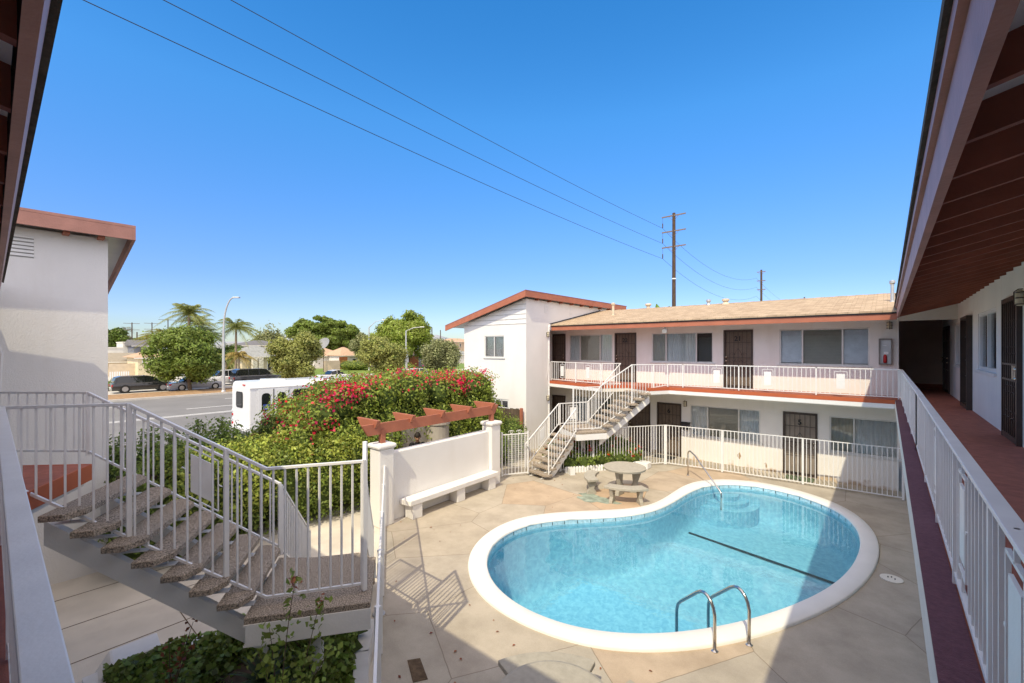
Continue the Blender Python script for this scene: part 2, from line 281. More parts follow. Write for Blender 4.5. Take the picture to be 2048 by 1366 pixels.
class Fr:   # wall frame: u along wall, d outwards
    def __init__(s,o,u,n): s.o=Vector((o[0],o[1],0)); s.u=Vector((u[0],u[1],0)).normalized(); s.n=Vector((n[0],n[1],0)).normalized()
    def p(s,u,z,d=0): return s.o+s.u*u+s.n*d+Vector((0,0,z))
    def box(s,mb,u0,u1,z0,z1,d0,d1):
        q=[s.p(u0,z0,d1),s.p(u1,z0,d1),s.p(u1,z0,d0),s.p(u0,z0,d0),s.p(u0,z1,d1),s.p(u1,z1,d1),s.p(u1,z1,d0),s.p(u0,z1,d0)]
        if s.u.cross(s.n).z>0: q=[q[1],q[0],q[3],q[2],q[5],q[4],q[7],q[6]]
        return mb.hexa(q)
    def wall(s,mb,u0,u1,z0,z1,holes,t=.25,rec=.12):
        us=sorted({u0,u1}|{h[0] for h in holes}|{h[1] for h in holes}); zs=sorted({z0,z1}|{h[2] for h in holes}|{h[3] for h in holes})
        us=[a for a in us if u0<=a<=u1]; zs=[a for a in zs if z0<=a<=z1]
        for a,b in zip(us,us[1:]):
            for c,d in zip(zs,zs[1:]):
                if any(h[0]<=a and b<=h[1] and h[2]<=c and d<=h[3] for h in holes): continue
                mb.add([s.p(a,c),s.p(b,c),s.p(b,d),s.p(a,d)],[(0,1,2,3)])
        for h in holes:
            a,b,c,d=h; A=[s.p(a,c),s.p(b,c),s.p(b,d),s.p(a,d)]; B=[s.p(a,c,-rec),s.p(b,c,-rec),s.p(b,d,-rec),s.p(a,d,-rec)]
            for i in range(4): j=(i+1)%4; mb.add([A[i],A[j],B[j],B[i]],[(0,1,2,3)])
        s.box(mb,u0,u1,z0,z1,-t-.12,-rec-.04)
        s.box(mb,u0,u0+.02,z0,z1,-rec-.04,-.002); s.box(mb,u1-.02,u1,z0,z1,-rec-.04,-.002); s.box(mb,u0+.02,u1-.02,z1-.02,z1,-rec-.04,-.002)
def wavy(fr,u0,u1,z0,z1,d,amp,per):
    mb=MB(); n=max(4,int((u1-u0)/per*4)); 
    for i in range(n+1):
        u=u0+(u1-u0)*i/n; dd=d+amp*math.sin(2*math.pi*(u-u0)/per+math.sin(u*3)*.6)
        mb.v+=[tuple(fr.p(u,z0,dd)),tuple(fr.p(u,z1,dd))]
    for i in range(n): mb.f.append((2*i,2*i+2,2*i+3,2*i+1))
    return mb
def slats(fr,u0,u1,z0,z1,d,p=.05):
    mb=MB(); n=int((z1-z0)/p)
    for i in range(n):
        z=z0+i*p; mb.add([fr.p(u0,z,d-.004),fr.p(u1,z,d-.004),fr.p(u1,z+p*.93,d+.012),fr.p(u0,z+p*.93,d+.012)],[(0,1,2,3)])
    return mb
def window(fr,par,u0,u1,z0,z1,splits=(),kinds=('v',),rec=.12,fm=None,label=None,sill=True,fw=.045):
    fm=fm or alum; f=MB(); e=[u0]+list(splits)+[u1]
    fr.box(f,u0,u1,z1-fw,z1,-.1,-.02); fr.box(f,u0,u1,z0,z0+fw,-.1,-.02)
    fr.box(f,u0,u0+fw,z0+fw,z1-fw,-.1,-.02); fr.box(f,u1-fw,u1,z0+fw,z1-fw,-.1,-.02)
    for sx in splits: fr.box(f,sx-fw/2,sx+fw/2,z0+fw,z1-fw,-.095,-.015)
    w_=f.build('window',fm,par)
    if label: w_['label']=label
    if sill:
        s_=MB(); fr.box(s_,u0-.06,u1+.06,z0-.05,z0-.004,-.04,.04); s_.build('sill',fm,w_)
    for i,(a,b) in enumerate(zip(e,e[1:])):
        k=kinds[i%len(kinds)]; a+=fw/2; b-=fw/2
        g=MB(); fr.box(g,a,b,z0+fw,z1-fw,-.066,-.06); g.build('pane',glass,w_)
        c=MB()
        if k=='v': wavy(fr,a,b,z0+fw,z1-fw,-.1,.012,.1).build('curtain',curtw,w_)
        elif k=='V': wavy(fr,a,b,z0+fw,z1-fw,-.1,.018,.16).build('curtain',curtd,w_)
        elif k=='h': slats(fr,a,b,z0+fw,z1-fw,-.1).build('blind',curtd,w_)
        elif k=='f': fr.box(c,a,b,z0+fw+.03,z1-fw-.02,-.105,-.1); c.build('foil_sheet',foilm,w_)
        elif k=='d': fr.box(c,a,b,z0+fw,z1-fw,-.12,-.115); c.build('backing',curtdk,w_)
    return w_
def text(s,fr,u,z,d,size,m,par,name='number'):
    cu=bpy.data.curves.new('t','FONT'); cu.body=s; cu.size=size; cu.align_x='CENTER'; cu.extrude=.006; cu.offset=.004
    to=bpy.data.objects.new('t',cu); COL.objects.link(to); bpy.context.view_layer.update()
    me=bpy.data.meshes.new_from_object(to.evaluated_get(bpy.context.evaluated_depsgraph_get())); COL.objects.unlink(to); bpy.data.objects.remove(to)
    U=fr.u if fr.u.cross(fr.n).z<0 else -fr.u
    L=W.get(par.name,Vector((0,0,0))) if par else Vector((0,0,0))
    for v in me.vertices:
        q=fr.p(u,z,d)+U*v.co.x+Vector((0,0,v.co.y))+fr.n*v.co.z-L; v.co=q
    me.materials.clear(); me.materials.append(m)
    o=bpy.data.objects.new(name,me); COL.objects.link(o); o.parent=par; W[o.name]=L; return o
def door(fr,par,u0,u1,z0,h,num=None,slab=None,hside=1,label=None,proud=.03):
    s=MB(); fr.box(s,u0+.05,u1-.05,z0,z0+h-.05,-.1,-.06); dd=s.build('door',slab or mesh_door,par)
    if label: dd['label']=label
    g=MB(); z1=z0+h; p=proud
    fr.box(g,u0,u0+.06,z0,z1,-.05,p); fr.box(g,u1-.06,u1,z0,z1,-.05,p); fr.box(g,u0+.06,u1-.06,z1-.07,z1,-.05,p); fr.box(g,u0+.06,u1-.06,z0+.01,z0+.09,-.02,p-.004)
    n=5; W_=u1-u0-.12
    for i in range(1,n+1):
        u=u0+.06+W_*i/(n+1); fr.box(g,u-.007,u+.007,z0+.09,z1-.07,0,.014)
    for zz in (z0+h*.34,z0+h*.52,z0+h*.78): fr.box(g,u0+.06,u1-.06,zz-.008,zz+.008,-.002,.016)
    um=(u0+u1)/2; zc=z0+h*.52
    for r in (.06,.11):
        for sx in (-1,1):
            for sz in (-1,1):
                pts=[fr.p(um+sx*(r+.09-.8*r*math.cos(t)),zc+sz*(.09+.8*r*math.sin(t)),.008) for t in [k*math.pi/5 for k in range(6)]]
                g.tube(pts,.005,4)
    g.tube([fr.p(um,zc+.34,.008),fr.p(um+.15,zc+.08,.008),fr.p(um,zc-.28,.008),fr.p(um-.15,zc+.08,.008),fr.p(um,zc+.34,.008)],.006,4)
    g.build('security_gate',bronze,dd)
    hu=u0+.1 if hside<0 else u1-.1
    k=MB(); 
    for zz in (z0+.98,z0+1.12):
        c=fr.p(hu,zz,.0); k.tube([c,c+fr.n*.03,c+fr.n*.05,c+fr.n*.075],[.018,.02,.034,.012],10)
    k.build('handle',brass,dd,smooth=True)
    if num: text(num,fr,um,z0+h*.81,.035,.24,blackm,dd,'door_number')
    return dd
def walllamp(fr,u,z,par):
    m=MB(); c=fr.p(u,z,0); fr.box(m,u-.06,u+.06,z-.1,z+.1,0,.02)
    for t in (-.09,.0,.08): m.tube([fr.p(u-.075,z+t,.03),fr.p(u-.05,z+t,.1),fr.p(u+.05,z+t,.1),fr.p(u+.075,z+t,.03)],.007,5)
    m.tube([fr.p(u,z+.13,.03),fr.p(u,z+.13,.07),fr.p(u,z+.09,.115),fr.p(u,z-.1,.115),fr.p(u,z-.12,.05)],.007,5)
    l=m.build('wall_lamp',bronze,par)
    g=MB(); a=fr.p(u,z-.11,.055); g.tube([a,a+Vector((0,0,.03)),a+Vector((0,0,.18)),a+Vector((0,0,.23))],[.03,.055,.055,.02],12); g.build('globe',lampg,l,smooth=True)
def rail(name,label,nodes,cat='railing',group=None,sp=.115,tw=.035,th=.03,m=None,posts=(0,-1),pw=.035,panels=(),pk=.016,trw=None,cap=None):
    """nodes: (x,y,ztop,zbot)"""
    m=m or white; n0=nodes[0]; t=thing(name,label,cat,(n0[0],n0[1],min(n0[3],n0[2])),0,group)
    a=MB(); b=MB()
    for p,q in zip(nodes,nodes[1:]):
        a.bar((p[0],p[1],p[2]-th/2),(q[0],q[1],q[2]-th/2),trw or tw,th); b.bar((p[0],p[1],p[3]),(q[0],q[1],q[3]),.025,.025)
    a.build('top_rail',m,t,bevel=.003); b.build('bottom_rail',m,t)
    ds=[0]
    for p,q in zip(nodes,nodes[1:]): ds.append(ds[-1]+math.hypot(q[0]-p[0],q[1]-p[1]))
    T=ds[-1]
    def ev(s):
        s=max(0,min(T,s))
        for i in range(len(nodes)-1):
            if s<=ds[i+1]+1e-9:
                f=(s-ds[i])/max(1e-9,ds[i+1]-ds[i]); return [nodes[i][k]*(1-f)+nodes[i+1][k]*f for k in range(4)]
        return list(nodes[-1])
    P=sorted([ds[i] for i in posts if isinstance(i,int)]+[i for i in posts if isinstance(i,float)])
    for s in P:
        q=ev(s); MB().bar((q[0],q[1],q[3]-.06),(q[0],q[1],q[2]-.002),pw,pw).build('post',m,t)
    n=int(T/sp); 
    for i in range(1,n):
        s=T*i/n
        if any(abs(s-x)<.03 for x in P) or any(abs(s-x[0])<x[1] for x in panels): continue
        q=ev(s); MB().bar((q[0],q[1],q[3]),(q[0],q[1],q[2]-th),pk,pk).build('picket',m,t)
    for s,hw,f0,f1 in panels:
        q0=ev(s-hw*.8); q1=ev(s+hw*.8); pp=lambda q,f:Vector((q[0],q[1],q[3]+(q[2]-q[3])*f)); qm=ev(s)
        g=MB(); c=[pp(q0,f0),pp(q1,f0),pp(q1,f1),pp(q0,f1)]
        for k in range(4): g.bar(c[k],c[(k+1)%4],.014)
        g.bar(pp(qm,0),pp(qm,f0),.014); g.bar(pp(qm,f1),pp(qm,1),.014)
        e0=ev(s-hw); e1=ev(s+hw); g.bar(pp(e0,.5),pp(q0,.5),.012); g.bar(pp(q1,.5),pp(e1,.5),.012)
        g.build('panel_frame',m,t)
        i0=ev(s-hw*.55); i1=ev(s+hw*.55); fa=f0+.12*(f1-f0); fb=f1-.12*(f1-f0); c=[pp(i0,fa),pp(i1,fa),pp(i1,fb),pp(i0,fb)]
        nv=(c[1]-c[0]).cross(Vector((0,0,1))).normalized()*.006; h=MB(); h.hexa([c[0]-nv,c[1]-nv,c[1]+nv,c[0]+nv,c[3]-nv,c[2]-nv,c[2]+nv,c[3]+nv]); h.build('decor_panel',m,t)
    return t
# ================================================================== SETTING
OUT=[(-4.78,14.56),(-4.38,15.3),(-3.6,15.8),(-2.8,15.9),(-2.09,15.7),(-1.47,15.38),(-1.01,15.02),(-.51,14.38),(-.2,13.5),(-.08,12.52),(-.09,11.6),(-.2,10.63),(-.41,9.63),(-.7,8.8),(-1.16,7.84),(-1.55,7.1),(-2.03,6.45),(-2.51,5.97),(-3.0,5.62),(-3.4,5.45),(-3.96,5.32),(-4.5,5.28),(-5.08,5.34),(-5.55,5.51),(-5.99,5.77),(-6.35,6.08),(-6.68,6.47),(-6.96,7.0),(-7.13,7.62),(-7.15,8.25),(-7.0,8.8),(-6.69,9.32),(-6.25,9.82),(-5.62,10.42),(-5.22,10.88),(-4.98,11.25),(-4.84,11.67),(-4.79,12.35),(-4.82,13.09),(-4.85,13.85)]
INN=[(-4.36,14.35),(-4.02,14.98),(-3.43,15.40),(-2.73,15.47),(-2.04,15.26),(-1.43,14.91),(-.97,14.45),(-.66,13.86),(-.47,13.2),(-.39,12.33),(-.42,11.47),(-.53,10.6),(-.68,9.88),(-.90,9.2),(-1.24,8.4),(-1.64,7.61),(-2.11,6.9),(-2.6,6.35),(-3.05,6.0),(-3.48,5.78),(-3.91,5.63),(-4.45,5.58),(-4.99,5.65),(-5.47,5.84),(-5.90,6.13),(-6.25,6.49),(-6.55,6.97),(-6.72,7.48),(-6.74,8.04),(-6.62,8.61),(-6.33,9.1),(-5.81,9.62),(-5.27,10.13),(-4.93,10.6),(-4.7,11.05),(-4.56,11.6),(-4.5,12.19),(-4.5,12.98),(-4.48,13.7)]
def smooth(L,n=4):
    o=[]; N=len(L)
    for i in range(N):
        p0,p1,p2,p3=[Vector(L[(i+k)%N]) for k in(-1,0,1,2)]
        for k in range(n):
            t=k/n; o.append(tuple(.5*((2*p1)+(-p0+p2)*t+(2*p0-5*p1+4*p2-p3)*t*t+(-p0+3*p1-3*p2+p3)*t**3)))
    return o
def relax(L,k=2):
    for _ in range(k): L=[tuple((Vector(L[i-1])+2*Vector(L[i])+Vector(L[(i+1)%len(L)]))/4) for i in range(len(L))]
    return L
IN=smooth(relax(INN)); OU=smooth(relax(OUT))
def sheet(name,loops,z,m):
    L=[[Vector((p[0],p[1],0)) for p in l] for l in loops]; tr=tessellate_polygon(L); vs=[(p.x,p.y,z) for l in L for p in l]
    fs=[]
    for a,b,c in tr:
        A,B,C_=[Vector(vs[i]) for i in (a,b,c)]
        if (B-A).cross(C_-A).z<0: a,b,c=a,c,b
        fs.append((a,b,c))
    mb=MB(); mb.v=vs; mb.f=fs; return struct(name,mb,m)
MID=[tuple((Vector(a)*.5+Vector(min(IN,key=lambda q:(Vector(q)-Vector(a)).length))*.5)) for a in OU]
sheet('ground',[[(-3000,-3000),(3000,-3000),(3000,3000),(-3000,3000)],MID],-.03,groundm)
sheet('patio',[[(-9.15,6.1),(-3.1,1.95),(-1,.5),(-1,-1.5),(1.6,-1.5),(1.6,17.65),(-12.9,17.65),(-12.9,14.35),(-10,11)],MID],0,patiom)
sheet('walkway',[[(-13.5,-1.5),(-1.0,-1.5),(-1,.5),(-3.1,1.95),(-9.15,6.1),(-10,11),(-12.9,14.35),(-14,14.35)]],-.006,concrete)
# walkway joints
jm=MB()
for Y in (-.2,): pass
for X in (-10.75,-9.6,-8.45,-7.3): jm.box(X-.006,X+.006,-1.4,4.4,-.005,-.001)
for Yj in (2.0,): jm.box(-11.5,-7.3,Yj-.006,Yj+.006,-.0055,-.0015)
struct('walkway_joints',jm,soilm)
# pool
def floorz(x,y):
    t=max(0,min(1,(12.6-y)/4.2)); t=t*t*(3-2*t); return -1.0-.75*t
pc=Vector((-2.9,10.35)); mb=MB(); n=len(IN); rings=[(1,.03),(1,-.16),(1,-.55),(.985,None,.8),(.95,None,.95),(.9,None,1),(.75,None,1),(.55,None,1),(.35,None,1),(.15,None,1)]
for r in rings:
    for p in IN:
        q=pc+(Vector(p)-pc)*r[0]; z=r[1] if r[1] is not None else floorz(q.x,q.y)*r[2]; mb.v.append((q.x,q.y,z))
for i in range(len(rings)-1):
    for k in range(n): mb.f.append((i*n+k,i*n+(k+1)%n,(i+1)*n+(k+1)%n,(i+1)*n+k))
mb.f.append(tuple((len(rings)-1)*n+k for k in range(n)))
pool=thing('swimming_pool','kidney shaped swimming pool with white coping sunk in the patio','swimming pool',(pc.x,pc.y,0))
mb.build('basin',poolm,pool,smooth=True)
# tile band
tb=MB()
for k in range(n):
    a=pc+(Vector(IN[k])-pc)*.9985; b=pc+(Vector(IN[(k+1)%n])-pc)*.9985; tb.add([(a.x,a.y,-.15),(b.x,b.y,-.15),(b.x,b.y,-.0),(a.x,a.y,-.0)],[(0,1,2,3)])
tb.build('tile_band',tileb,pool)
td=MB(); acc=0
for k in range(n):
    a=Vector(IN[k]); b=Vector(IN[(k+1)%n]); acc+=(b-a).length
    if acc>.3:
        acc=0; a=pc+(a-pc)*.996; d=(b-a).normalized()*.008; td.add([(a.x-d.x,a.y-d.y,-.09),(a.x+d.x,a.y+d.y,-.09),(a.x+d.x,a.y+d.y,-.01),(a.x-d.x,a.y-d.y,-.01)],[(0,1,2,3)])
td.build('depth_marks',linet,pool)
lb=MB()
for k in range(n):
    a=pc+(Vector(IN[k])-pc)*.9992; b=pc+(Vector(IN[(k+1)%n])-pc)*.9992; lb.add([(a.x,a.y,-.02),(b.x,b.y,-.02),(b.x,b.y,.012),(a.x,a.y,.012)],[(0,1,2,3)])
lb.build('dark_grout_line',soilm,pool)
# coping
cb=MB(); N2=len(OU); oi=[]
for k in range(N2):
    p=Vector(OU[k]); q=min(IN,key=lambda q:(Vector(q)-p).length); q=pc+(Vector(q)-pc)*.996
    for (pt,z) in ((p,-.02),(p,.035),(p+(q-p)*.06,.055),(p+(q-p)*.93,.055),(q,.035),(q,.0)): cb.v.append((pt.x,pt.y,z))
for k in range(N2):
    j=(k+1)%N2
    for r in range(5): cb.f.append((k*6+r,j*6+r,j*6+r+1,k*6+r+1))
cb.build('coping',copingm,pool,smooth=True)
# lane line, steps
ll=MB(); 
for i in range(8):
    a=Vector((-4.42+(-.5+4.42)*i/8,12.95-.75*i/8)); b=Vector((-4.42+3.92*(i+1)/8,12.95-.75*(i+1)/8)); za=floorz(*a)+.012; zb=floorz(*b)+.012
    ll.add([(a.x,a.y-.055,za),(b.x,b.y-.055,zb),(b.x,b.y+.055,zb+.002),(a.x,a.y+.055,za+.002)],[(0,1,2,3)])
ll.build('lane_line',linet,pool)
l2=MB(); l2.add([(-4.66,5.98,-1.2),(-4.58,5.95,-1.2),(-4.5,6.9,-1.72),(-4.58,6.93,-1.72)],[(0,1,2,3)]); l2.build('lane_line',linet,pool)
st=MB()
for r,z in ((1.0,-.52),(.72,-.40),(.44,-.27)):
    cc=(-3.95,14.95); pts=[]
    for k in range(40):
        t=2*math.pi*k/40; q=Vector((cc[0]+r*math.cos(t),cc[1]+r*math.sin(t)))
        pts.append(q)
    # clip to basin: keep points that stay inside
    def inside(q):
        c=False; j=len(IN)-1
        for i in range(len(IN)):
            xi,yi=IN[i]; xj,yj=IN[j]
            if (yi>q.y)!=(yj>q.y) and q.x<(xj-xi)*(q.y-yi)/(yj-yi)+xi: c=not c
            j=i
        return c
    pp=[]
    for q in pts:
        if not inside(q):
            q=Vector(min(IN,key=lambda w_:(Vector(w_)-q).length))
            q=pc+(q-pc)*.997
        pp.append((q.x,q.y))
    st.prism(pp,-1.05,z)
st.build('steps',poolm,pool)
wt=MB(); wt.v=[((pc+(Vector(p)-pc)*.9995).x,(pc+(Vector(p)-pc)*.9995).y,-.1) for p in IN]; wt.f=[tuple(range(n))[::-1]]
wo=wt.build('pool_water',waterm); tag(wo,kind='structure')
# small ground things
def disc(name,label,c,r,m,cat,z=.004,pat=True):
    b=MB(); b.lathe((c[0],c[1],z),[(r,0),(r,.012),(r*.93,.016),(r*.3,.016)],28)
    o=b.build(name,m); tag(o,label,cat)
    return o
disc('skimmer_lid','round cream skimmer lid set in the patio right of the pool',(.06,10.82),.17,cream,'lid')
for a,b in ((-.05,.02),(.0,.05),(.05,-.01)): MB().box(.06+a-.01,.06+a+.01,10.82+b-.03,10.82+b+.03,.019,.023).build('lid_slot',blackm,bpy.data.objects['skimmer_lid'])
disc('drain_cover','small round metal drain cover below the stair landing',(-6.25,4.05),.1,galv,'drain cover')
fp=MB(); c=Vector((-4.75,3.72)); fp.prism([(c.x-.27,c.y-.02),(c.x+.12,c.y-.22),(c.x+.22,c.y-.06),(c.x-.17,c.y+.12)],.003,.007); tag(fp.build('deck_drain',soilm),'dark rusty rectangular patch drain set in the shaded patio','drain')
gs=MB(); pts=[]
for k in range(22):
    t=2*math.pi*k/22; rr=.45*(1+.25*math.sin(3*t+1)+.15*math.sin(7*t)); pts.append((-6.35+rr*1.3*math.cos(t),11.15+rr*.7*math.sin(t)))
gs.prism(pts,.001,.005); o=gs.build('paint_stain',greenstain); tag(o,kind='structure')
# street
def sbox(name,x0,x1,y0,y1,z0,z1,m): return struct(name,MB().box(x0,x1,y0,y1,z0,z1),m)
sbox('pavement',-16.6,-14.6,-60,200,-.03,.1,kerbm)
sbox('road',-47.6,-16.6,-120,300,-.03,-.012,asphalt)
mk=MB()
for x in (-34.15,-34.55): mk.box(x-.06,x+.06,-60,250,-.012,-.007)
for k in range(-8,30): 
    for x in (-37.9,-30.2,-26.0): mk.box(x-.06,x+.06,k*9,k*9+3,-.012,-.007)
    mk.box(-43.3,-43.18,k*9+4,k*9+7,-.012,-.007)
struct('road_markings',mk,linem)
sbox('kerb',-47.9,-47.6,-60,250,-.03,.14,kerbm)
sbox('median',-53.6,-47.9,-60,250,-.03,.1,mulch)
sbox('frontage_road',-62.5,-53.6,-60,250,-.03,-.01,kerbm)
sbox('sidewalk',-66.5,-62.5,-60,250,-.03,.12,kerbm)
sbox('front_lawn',-90,-66.5,24,150,-.03,.13,grassm)
sbox('driveway',-90,-66.5,-60,24,-.03,.12,kerbm)
ml=[]; 
mb=MB(); prev=None
for i in range(61):
    a=R_(-75+150*i/60)+R_(50); x=-math.sin(a)*4200; y=math.cos(a)*4200; h=150+70*math.sin(i*.7)+45*math.sin(i*1.9+1)+20*math.sin(i*4.1); h*=.55*math.exp(-((i-33)/4.5)**2)+.22; mb.v+=[(x,y,-5),(x*1.05,y*1.05,max(h,-4))]
for i in range(60): mb.f.append((2*i,2*i+1,2*i+3,2*i+2))
for i in range(61): pass
mo=struct('mountains',mb,mountm)
# ================================================================== BUILDINGS
GX=-11.45
# ---- back wing
BW=Fr((0,17.6),(1,0),(0,-1))
bw=thing('apartment_wing','two storey back wing with tan shingle roof, numbered doors and red walkway edge','apartment building',(-5.5,17.6,0))
wins=[(-11.4,-9.16,3.70,4.92),(-7.39,-5.0,3.73,4.91),(-2.84,-.41,3.73,4.94),(-11.3,-9.2,.95,2.1),(-5.85,-3.42,.92,2.1),(-1.43,1.0,.95,2.1)]
drs=[(-12.35,-11.6,2.85,4.97),(-9.05,-8.06,2.85,4.95),(-4.63,-3.65,2.85,4.96),(-12.35,-11.6,0,2.05),(-8.42,-7.45,.02,2.06),(-7.16,-6.18,.02,2.1),(-2.73,-1.75,.02,2.13)]
hl=[(a,b,c,d) for a,b,c,d in wins+drs]
m_=MB(); BW.wall(m_,-12.9,.26,-.02,2.6,[h for h in hl if h[2]<2.5 and h[1]<.3]+[(-1.43,.26,.95,2.1)]); m_.build('wall',stucco_bk,bw)
m_=MB(); BW.wall(m_,-12.9,.26,2.6,5.42,[h for h in hl if h[2]>2.5]); m_.build('wall',stucco,bw)
window(BW,bw,-11.4,-9.16,3.70,4.92,(-10.82,-9.78),('v','h','v'))
window(BW,bw,-7.39,-5.0,3.73,4.91,(-6.8,-5.62),('V','v','d'))
window(BW,bw,-2.84,-.41,3.73,4.94,(-2.17,-1.09),('f','h','f'),label='window with silvery foil sheets behind its outer panes')
window(BW,bw,-11.3,-9.2,.95,2.1,(-10.3,),('v','d'))
window(BW,bw,-5.85,-3.42,.92,2.1,(-5.2,-4.12),('v','h','v'))
window(BW,bw,-1.43,.26,.95,2.1,(-.8,),('V','v'))
door(BW,bw,-12.35,-11.6,2.85,2.12,'E'if 0 else None,hside=1); door(BW,bw,-9.05,-8.06,2.85,2.1,'22',hside=-1); door(BW,bw,-4.63,-3.65,2.85,2.11,'21',hside=-1)
door(BW,bw,-12.35,-11.6,.02,2.03); door(BW,bw,-8.42,-7.45,.02,2.04,'7',hside=-1); door(BW,bw,-7.16,-6.18,.02,2.08,'6',hside=1); door(BW,bw,-2.73,-1.75,.02,2.11,'5',hside=1,slab=doorm2)
walllamp(BW,.05,4.98,bw); walllamp(BW,-6.03,2.12,bw)
# walkway slab
dk=[(-11.43,16.05),(-8.45,15.25),(-7.75,16.12),(-6.52,15.42),(-6.12,16.18),(.2,16.18),(.26,17.59),(-12.9,17.59),(-12.9,16.05)]
MB().prism(dk,2.83,2.85).build('walkway_surface',deckr,bw)
def off(p,q,o0,o1,z0,z1,mb):
    p=Vector(p);q=Vector(q);d=(q-p).normalized();nn_=Vector((d.y,-d.x)); mb.prism([tuple(p+nn_*o0),tuple(q+nn_*o0),tuple(q+nn_*o1),tuple(p+nn_*o1)],z0,z1)
e_=MB(); s_=MB()
for p,q in zip(dk[:6],dk[1:6]): off(p,q,-.02,.012,2.74,2.853,e_)
for p,q in ((dk[0],dk[1]),(dk[3],dk[4]),(dk[4],dk[5])): off(p,q,-.03,.008,2.615,2.738,s_)
e_.build('walkway_edge',decke,bw); s_.build('lower_fascia',white,bw)
MB().prism([(a,b) for a,b in dk[:6]]+[(.26,17.58),(-12.9,17.58),(-12.9,16.05)],2.60,2.825).build('walkway_soffit',cream,bw)
# roof
def roofplane(par,x0,x1,y0,z0,y1,z1,t=.07,m=shing,name='roof'):
    b=MB(); b.extr([(x0,y0,z0),(x0,y1,z1),(x0,y1,z1+t),(x0,y0,z0+t)],(x1-x0,0,0)); return b.build(name,m,par)
roofplane(bw,-11.44,.2,16.17,5.27,20.6,6.16)
b=MB(); b.extr([(-11.44,20.6,6.16),(-11.44,25,5.3),(-11.44,25,5.37),(-11.44,20.6,6.23)],(12,0,0)); b.build('roof',shing,bw)
# ridge cap
b=MB()
for k in range(40): x=-11.4+k*.3; b.extr([(x,20.5,6.212),(x,20.6,6.24+.006*(k%2)),(x,20.7,6.212)],(.285,0,0))
b.build('ridge_cap',shing,bw)
MB().box(-11.42,.2,16.19,16.24,5.08,5.275).build('fascia',trim,bw)
MB().box(-11.42,.2,16.16,16.188,5.25,5.29).build('drip_edge',blackm,bw)
b=MB(); b.extr([(-11.42,16.25,5.18),(-11.42,17.6,5.24),(-11.42,17.6,5.28),(-11.42,16.25,5.22)],(11.6,0,0)); b.build('eave_soffit',soffitm,bw)
b=MB(); b.box(-11.42,-12.9,16.1,17.59,5.1,5.3) if 0 else None
# spotlight on eave
b=MB(); c=Vector((-6.35,16.35,5.0)); b.bar(c+Vector((0,0,.14)),c,.03); b.hexa([c+Vector(v) for v in ((-.09,-.06,-.14),(.09,-.06,-.14),(.09,.0,-.16),(-.09,.0,-.16),(-.09,-.09,.0),(.09,-.09,.0),(.09,.0,.02),(-.09,.0,.02))]); b.build('spotlight',galv,bw)
# extinguisher cabinet
ex=thing('extinguisher_cabinet','grey framed fire extinguisher cabinet at the right end of the upper back wall','cabinet',(-.05,17.6,3.8))
b=MB(); BW.box(b,-.20,.11,3.79,3.82,0,.12); BW.box(b,-.20,.11,4.55,4.58,0,.12); BW.box(b,-.20,-.17,3.82,4.55,0,.12); BW.box(b,.08,.11,3.82,4.55,0,.12); b.build('frame',mat('cabinet_metal',(.22,.2,.18),.5,.05),ex)
b=MB(); BW.box(b,-.17,.08,3.82,4.55,.003,.01); b.build('back_plate',galv,ex)
b=MB(); q=BW.p(-.05,3.84,.06); b.tube([q,q+Vector((0,0,.02)),q+Vector((0,0,.2)),q+Vector((0,0,.24)),q+Vector((0,0,.27))],[.03,.045,.045,.03,.015],12); b.build('extinguisher',redm,ex,smooth=True)
b=MB(); BW.box(b,-.08,.03,4.1,4.18,.03,.09); BW.box(b,-.1,-.02,4.36,4.385,.012,.016); b.build('label_plate',whitep,ex)
# mailbox
mbx=thing('mailbox','small dark wall mailbox beside door 6','mailbox',(-6.05,17.6,1.12)); b=MB(); BW.box(b,-6.15,-5.85,1.12,1.36,0,.1); b.build('box',mat('dark_metal',(.05,.045,.05),.5,.05),mbx,bevel=.008); b=MB(); b.extr([BW.p(-6.17,1.362,.0),BW.p(-6.17,1.362,.125),BW.p(-6.17,1.375,.125),BW.p(-6.17,1.41,0)],(.34,0,0)); b.build('lid',blackm,mbx)
# peeled paint patches
b=MB()
for u,z,w_,h__ in ((-4.1,.38,.16,.28),(-3.25,.2,.09,.22),(-3.05,.04,.22,.1)):
    pts=[]; 
    for k in range(9): t=2*math.pi*k/9; r=.5+.5*random.random(); pts.append(BW.p(u+w_*.6*r*math.cos(t),z+h__*.6*r*math.sin(t),.004))
    b.extr(pts,(0,.003,0))
b.build('peeled_patch',mat('bare_stucco',(.42,.30,.2),.9,.15,20),bw)
# door mats
for i,(u,lab) in enumerate(((-6.7,'dark door mat on the ground outside door 6'),(-2.2,'green door mat on the ground outside door 5'))):
    b=MB(); b.box(u-.4,u+.4,16.95,17.45,.002,.018); tag(b.build('door_mat',mat('mat%d'%i,((.03,.03,.03),(.12,.16,.10))[i],.95,.3,30)),lab,'door mat')
b=MB(); b.box(-4.6,-3.7,17.05,17.5,2.852,2.87); tag(b.build('door_mat',mat('mat0',(.03,.03,.03))),'dark door mat on the red upper walkway outside door 21','door mat')
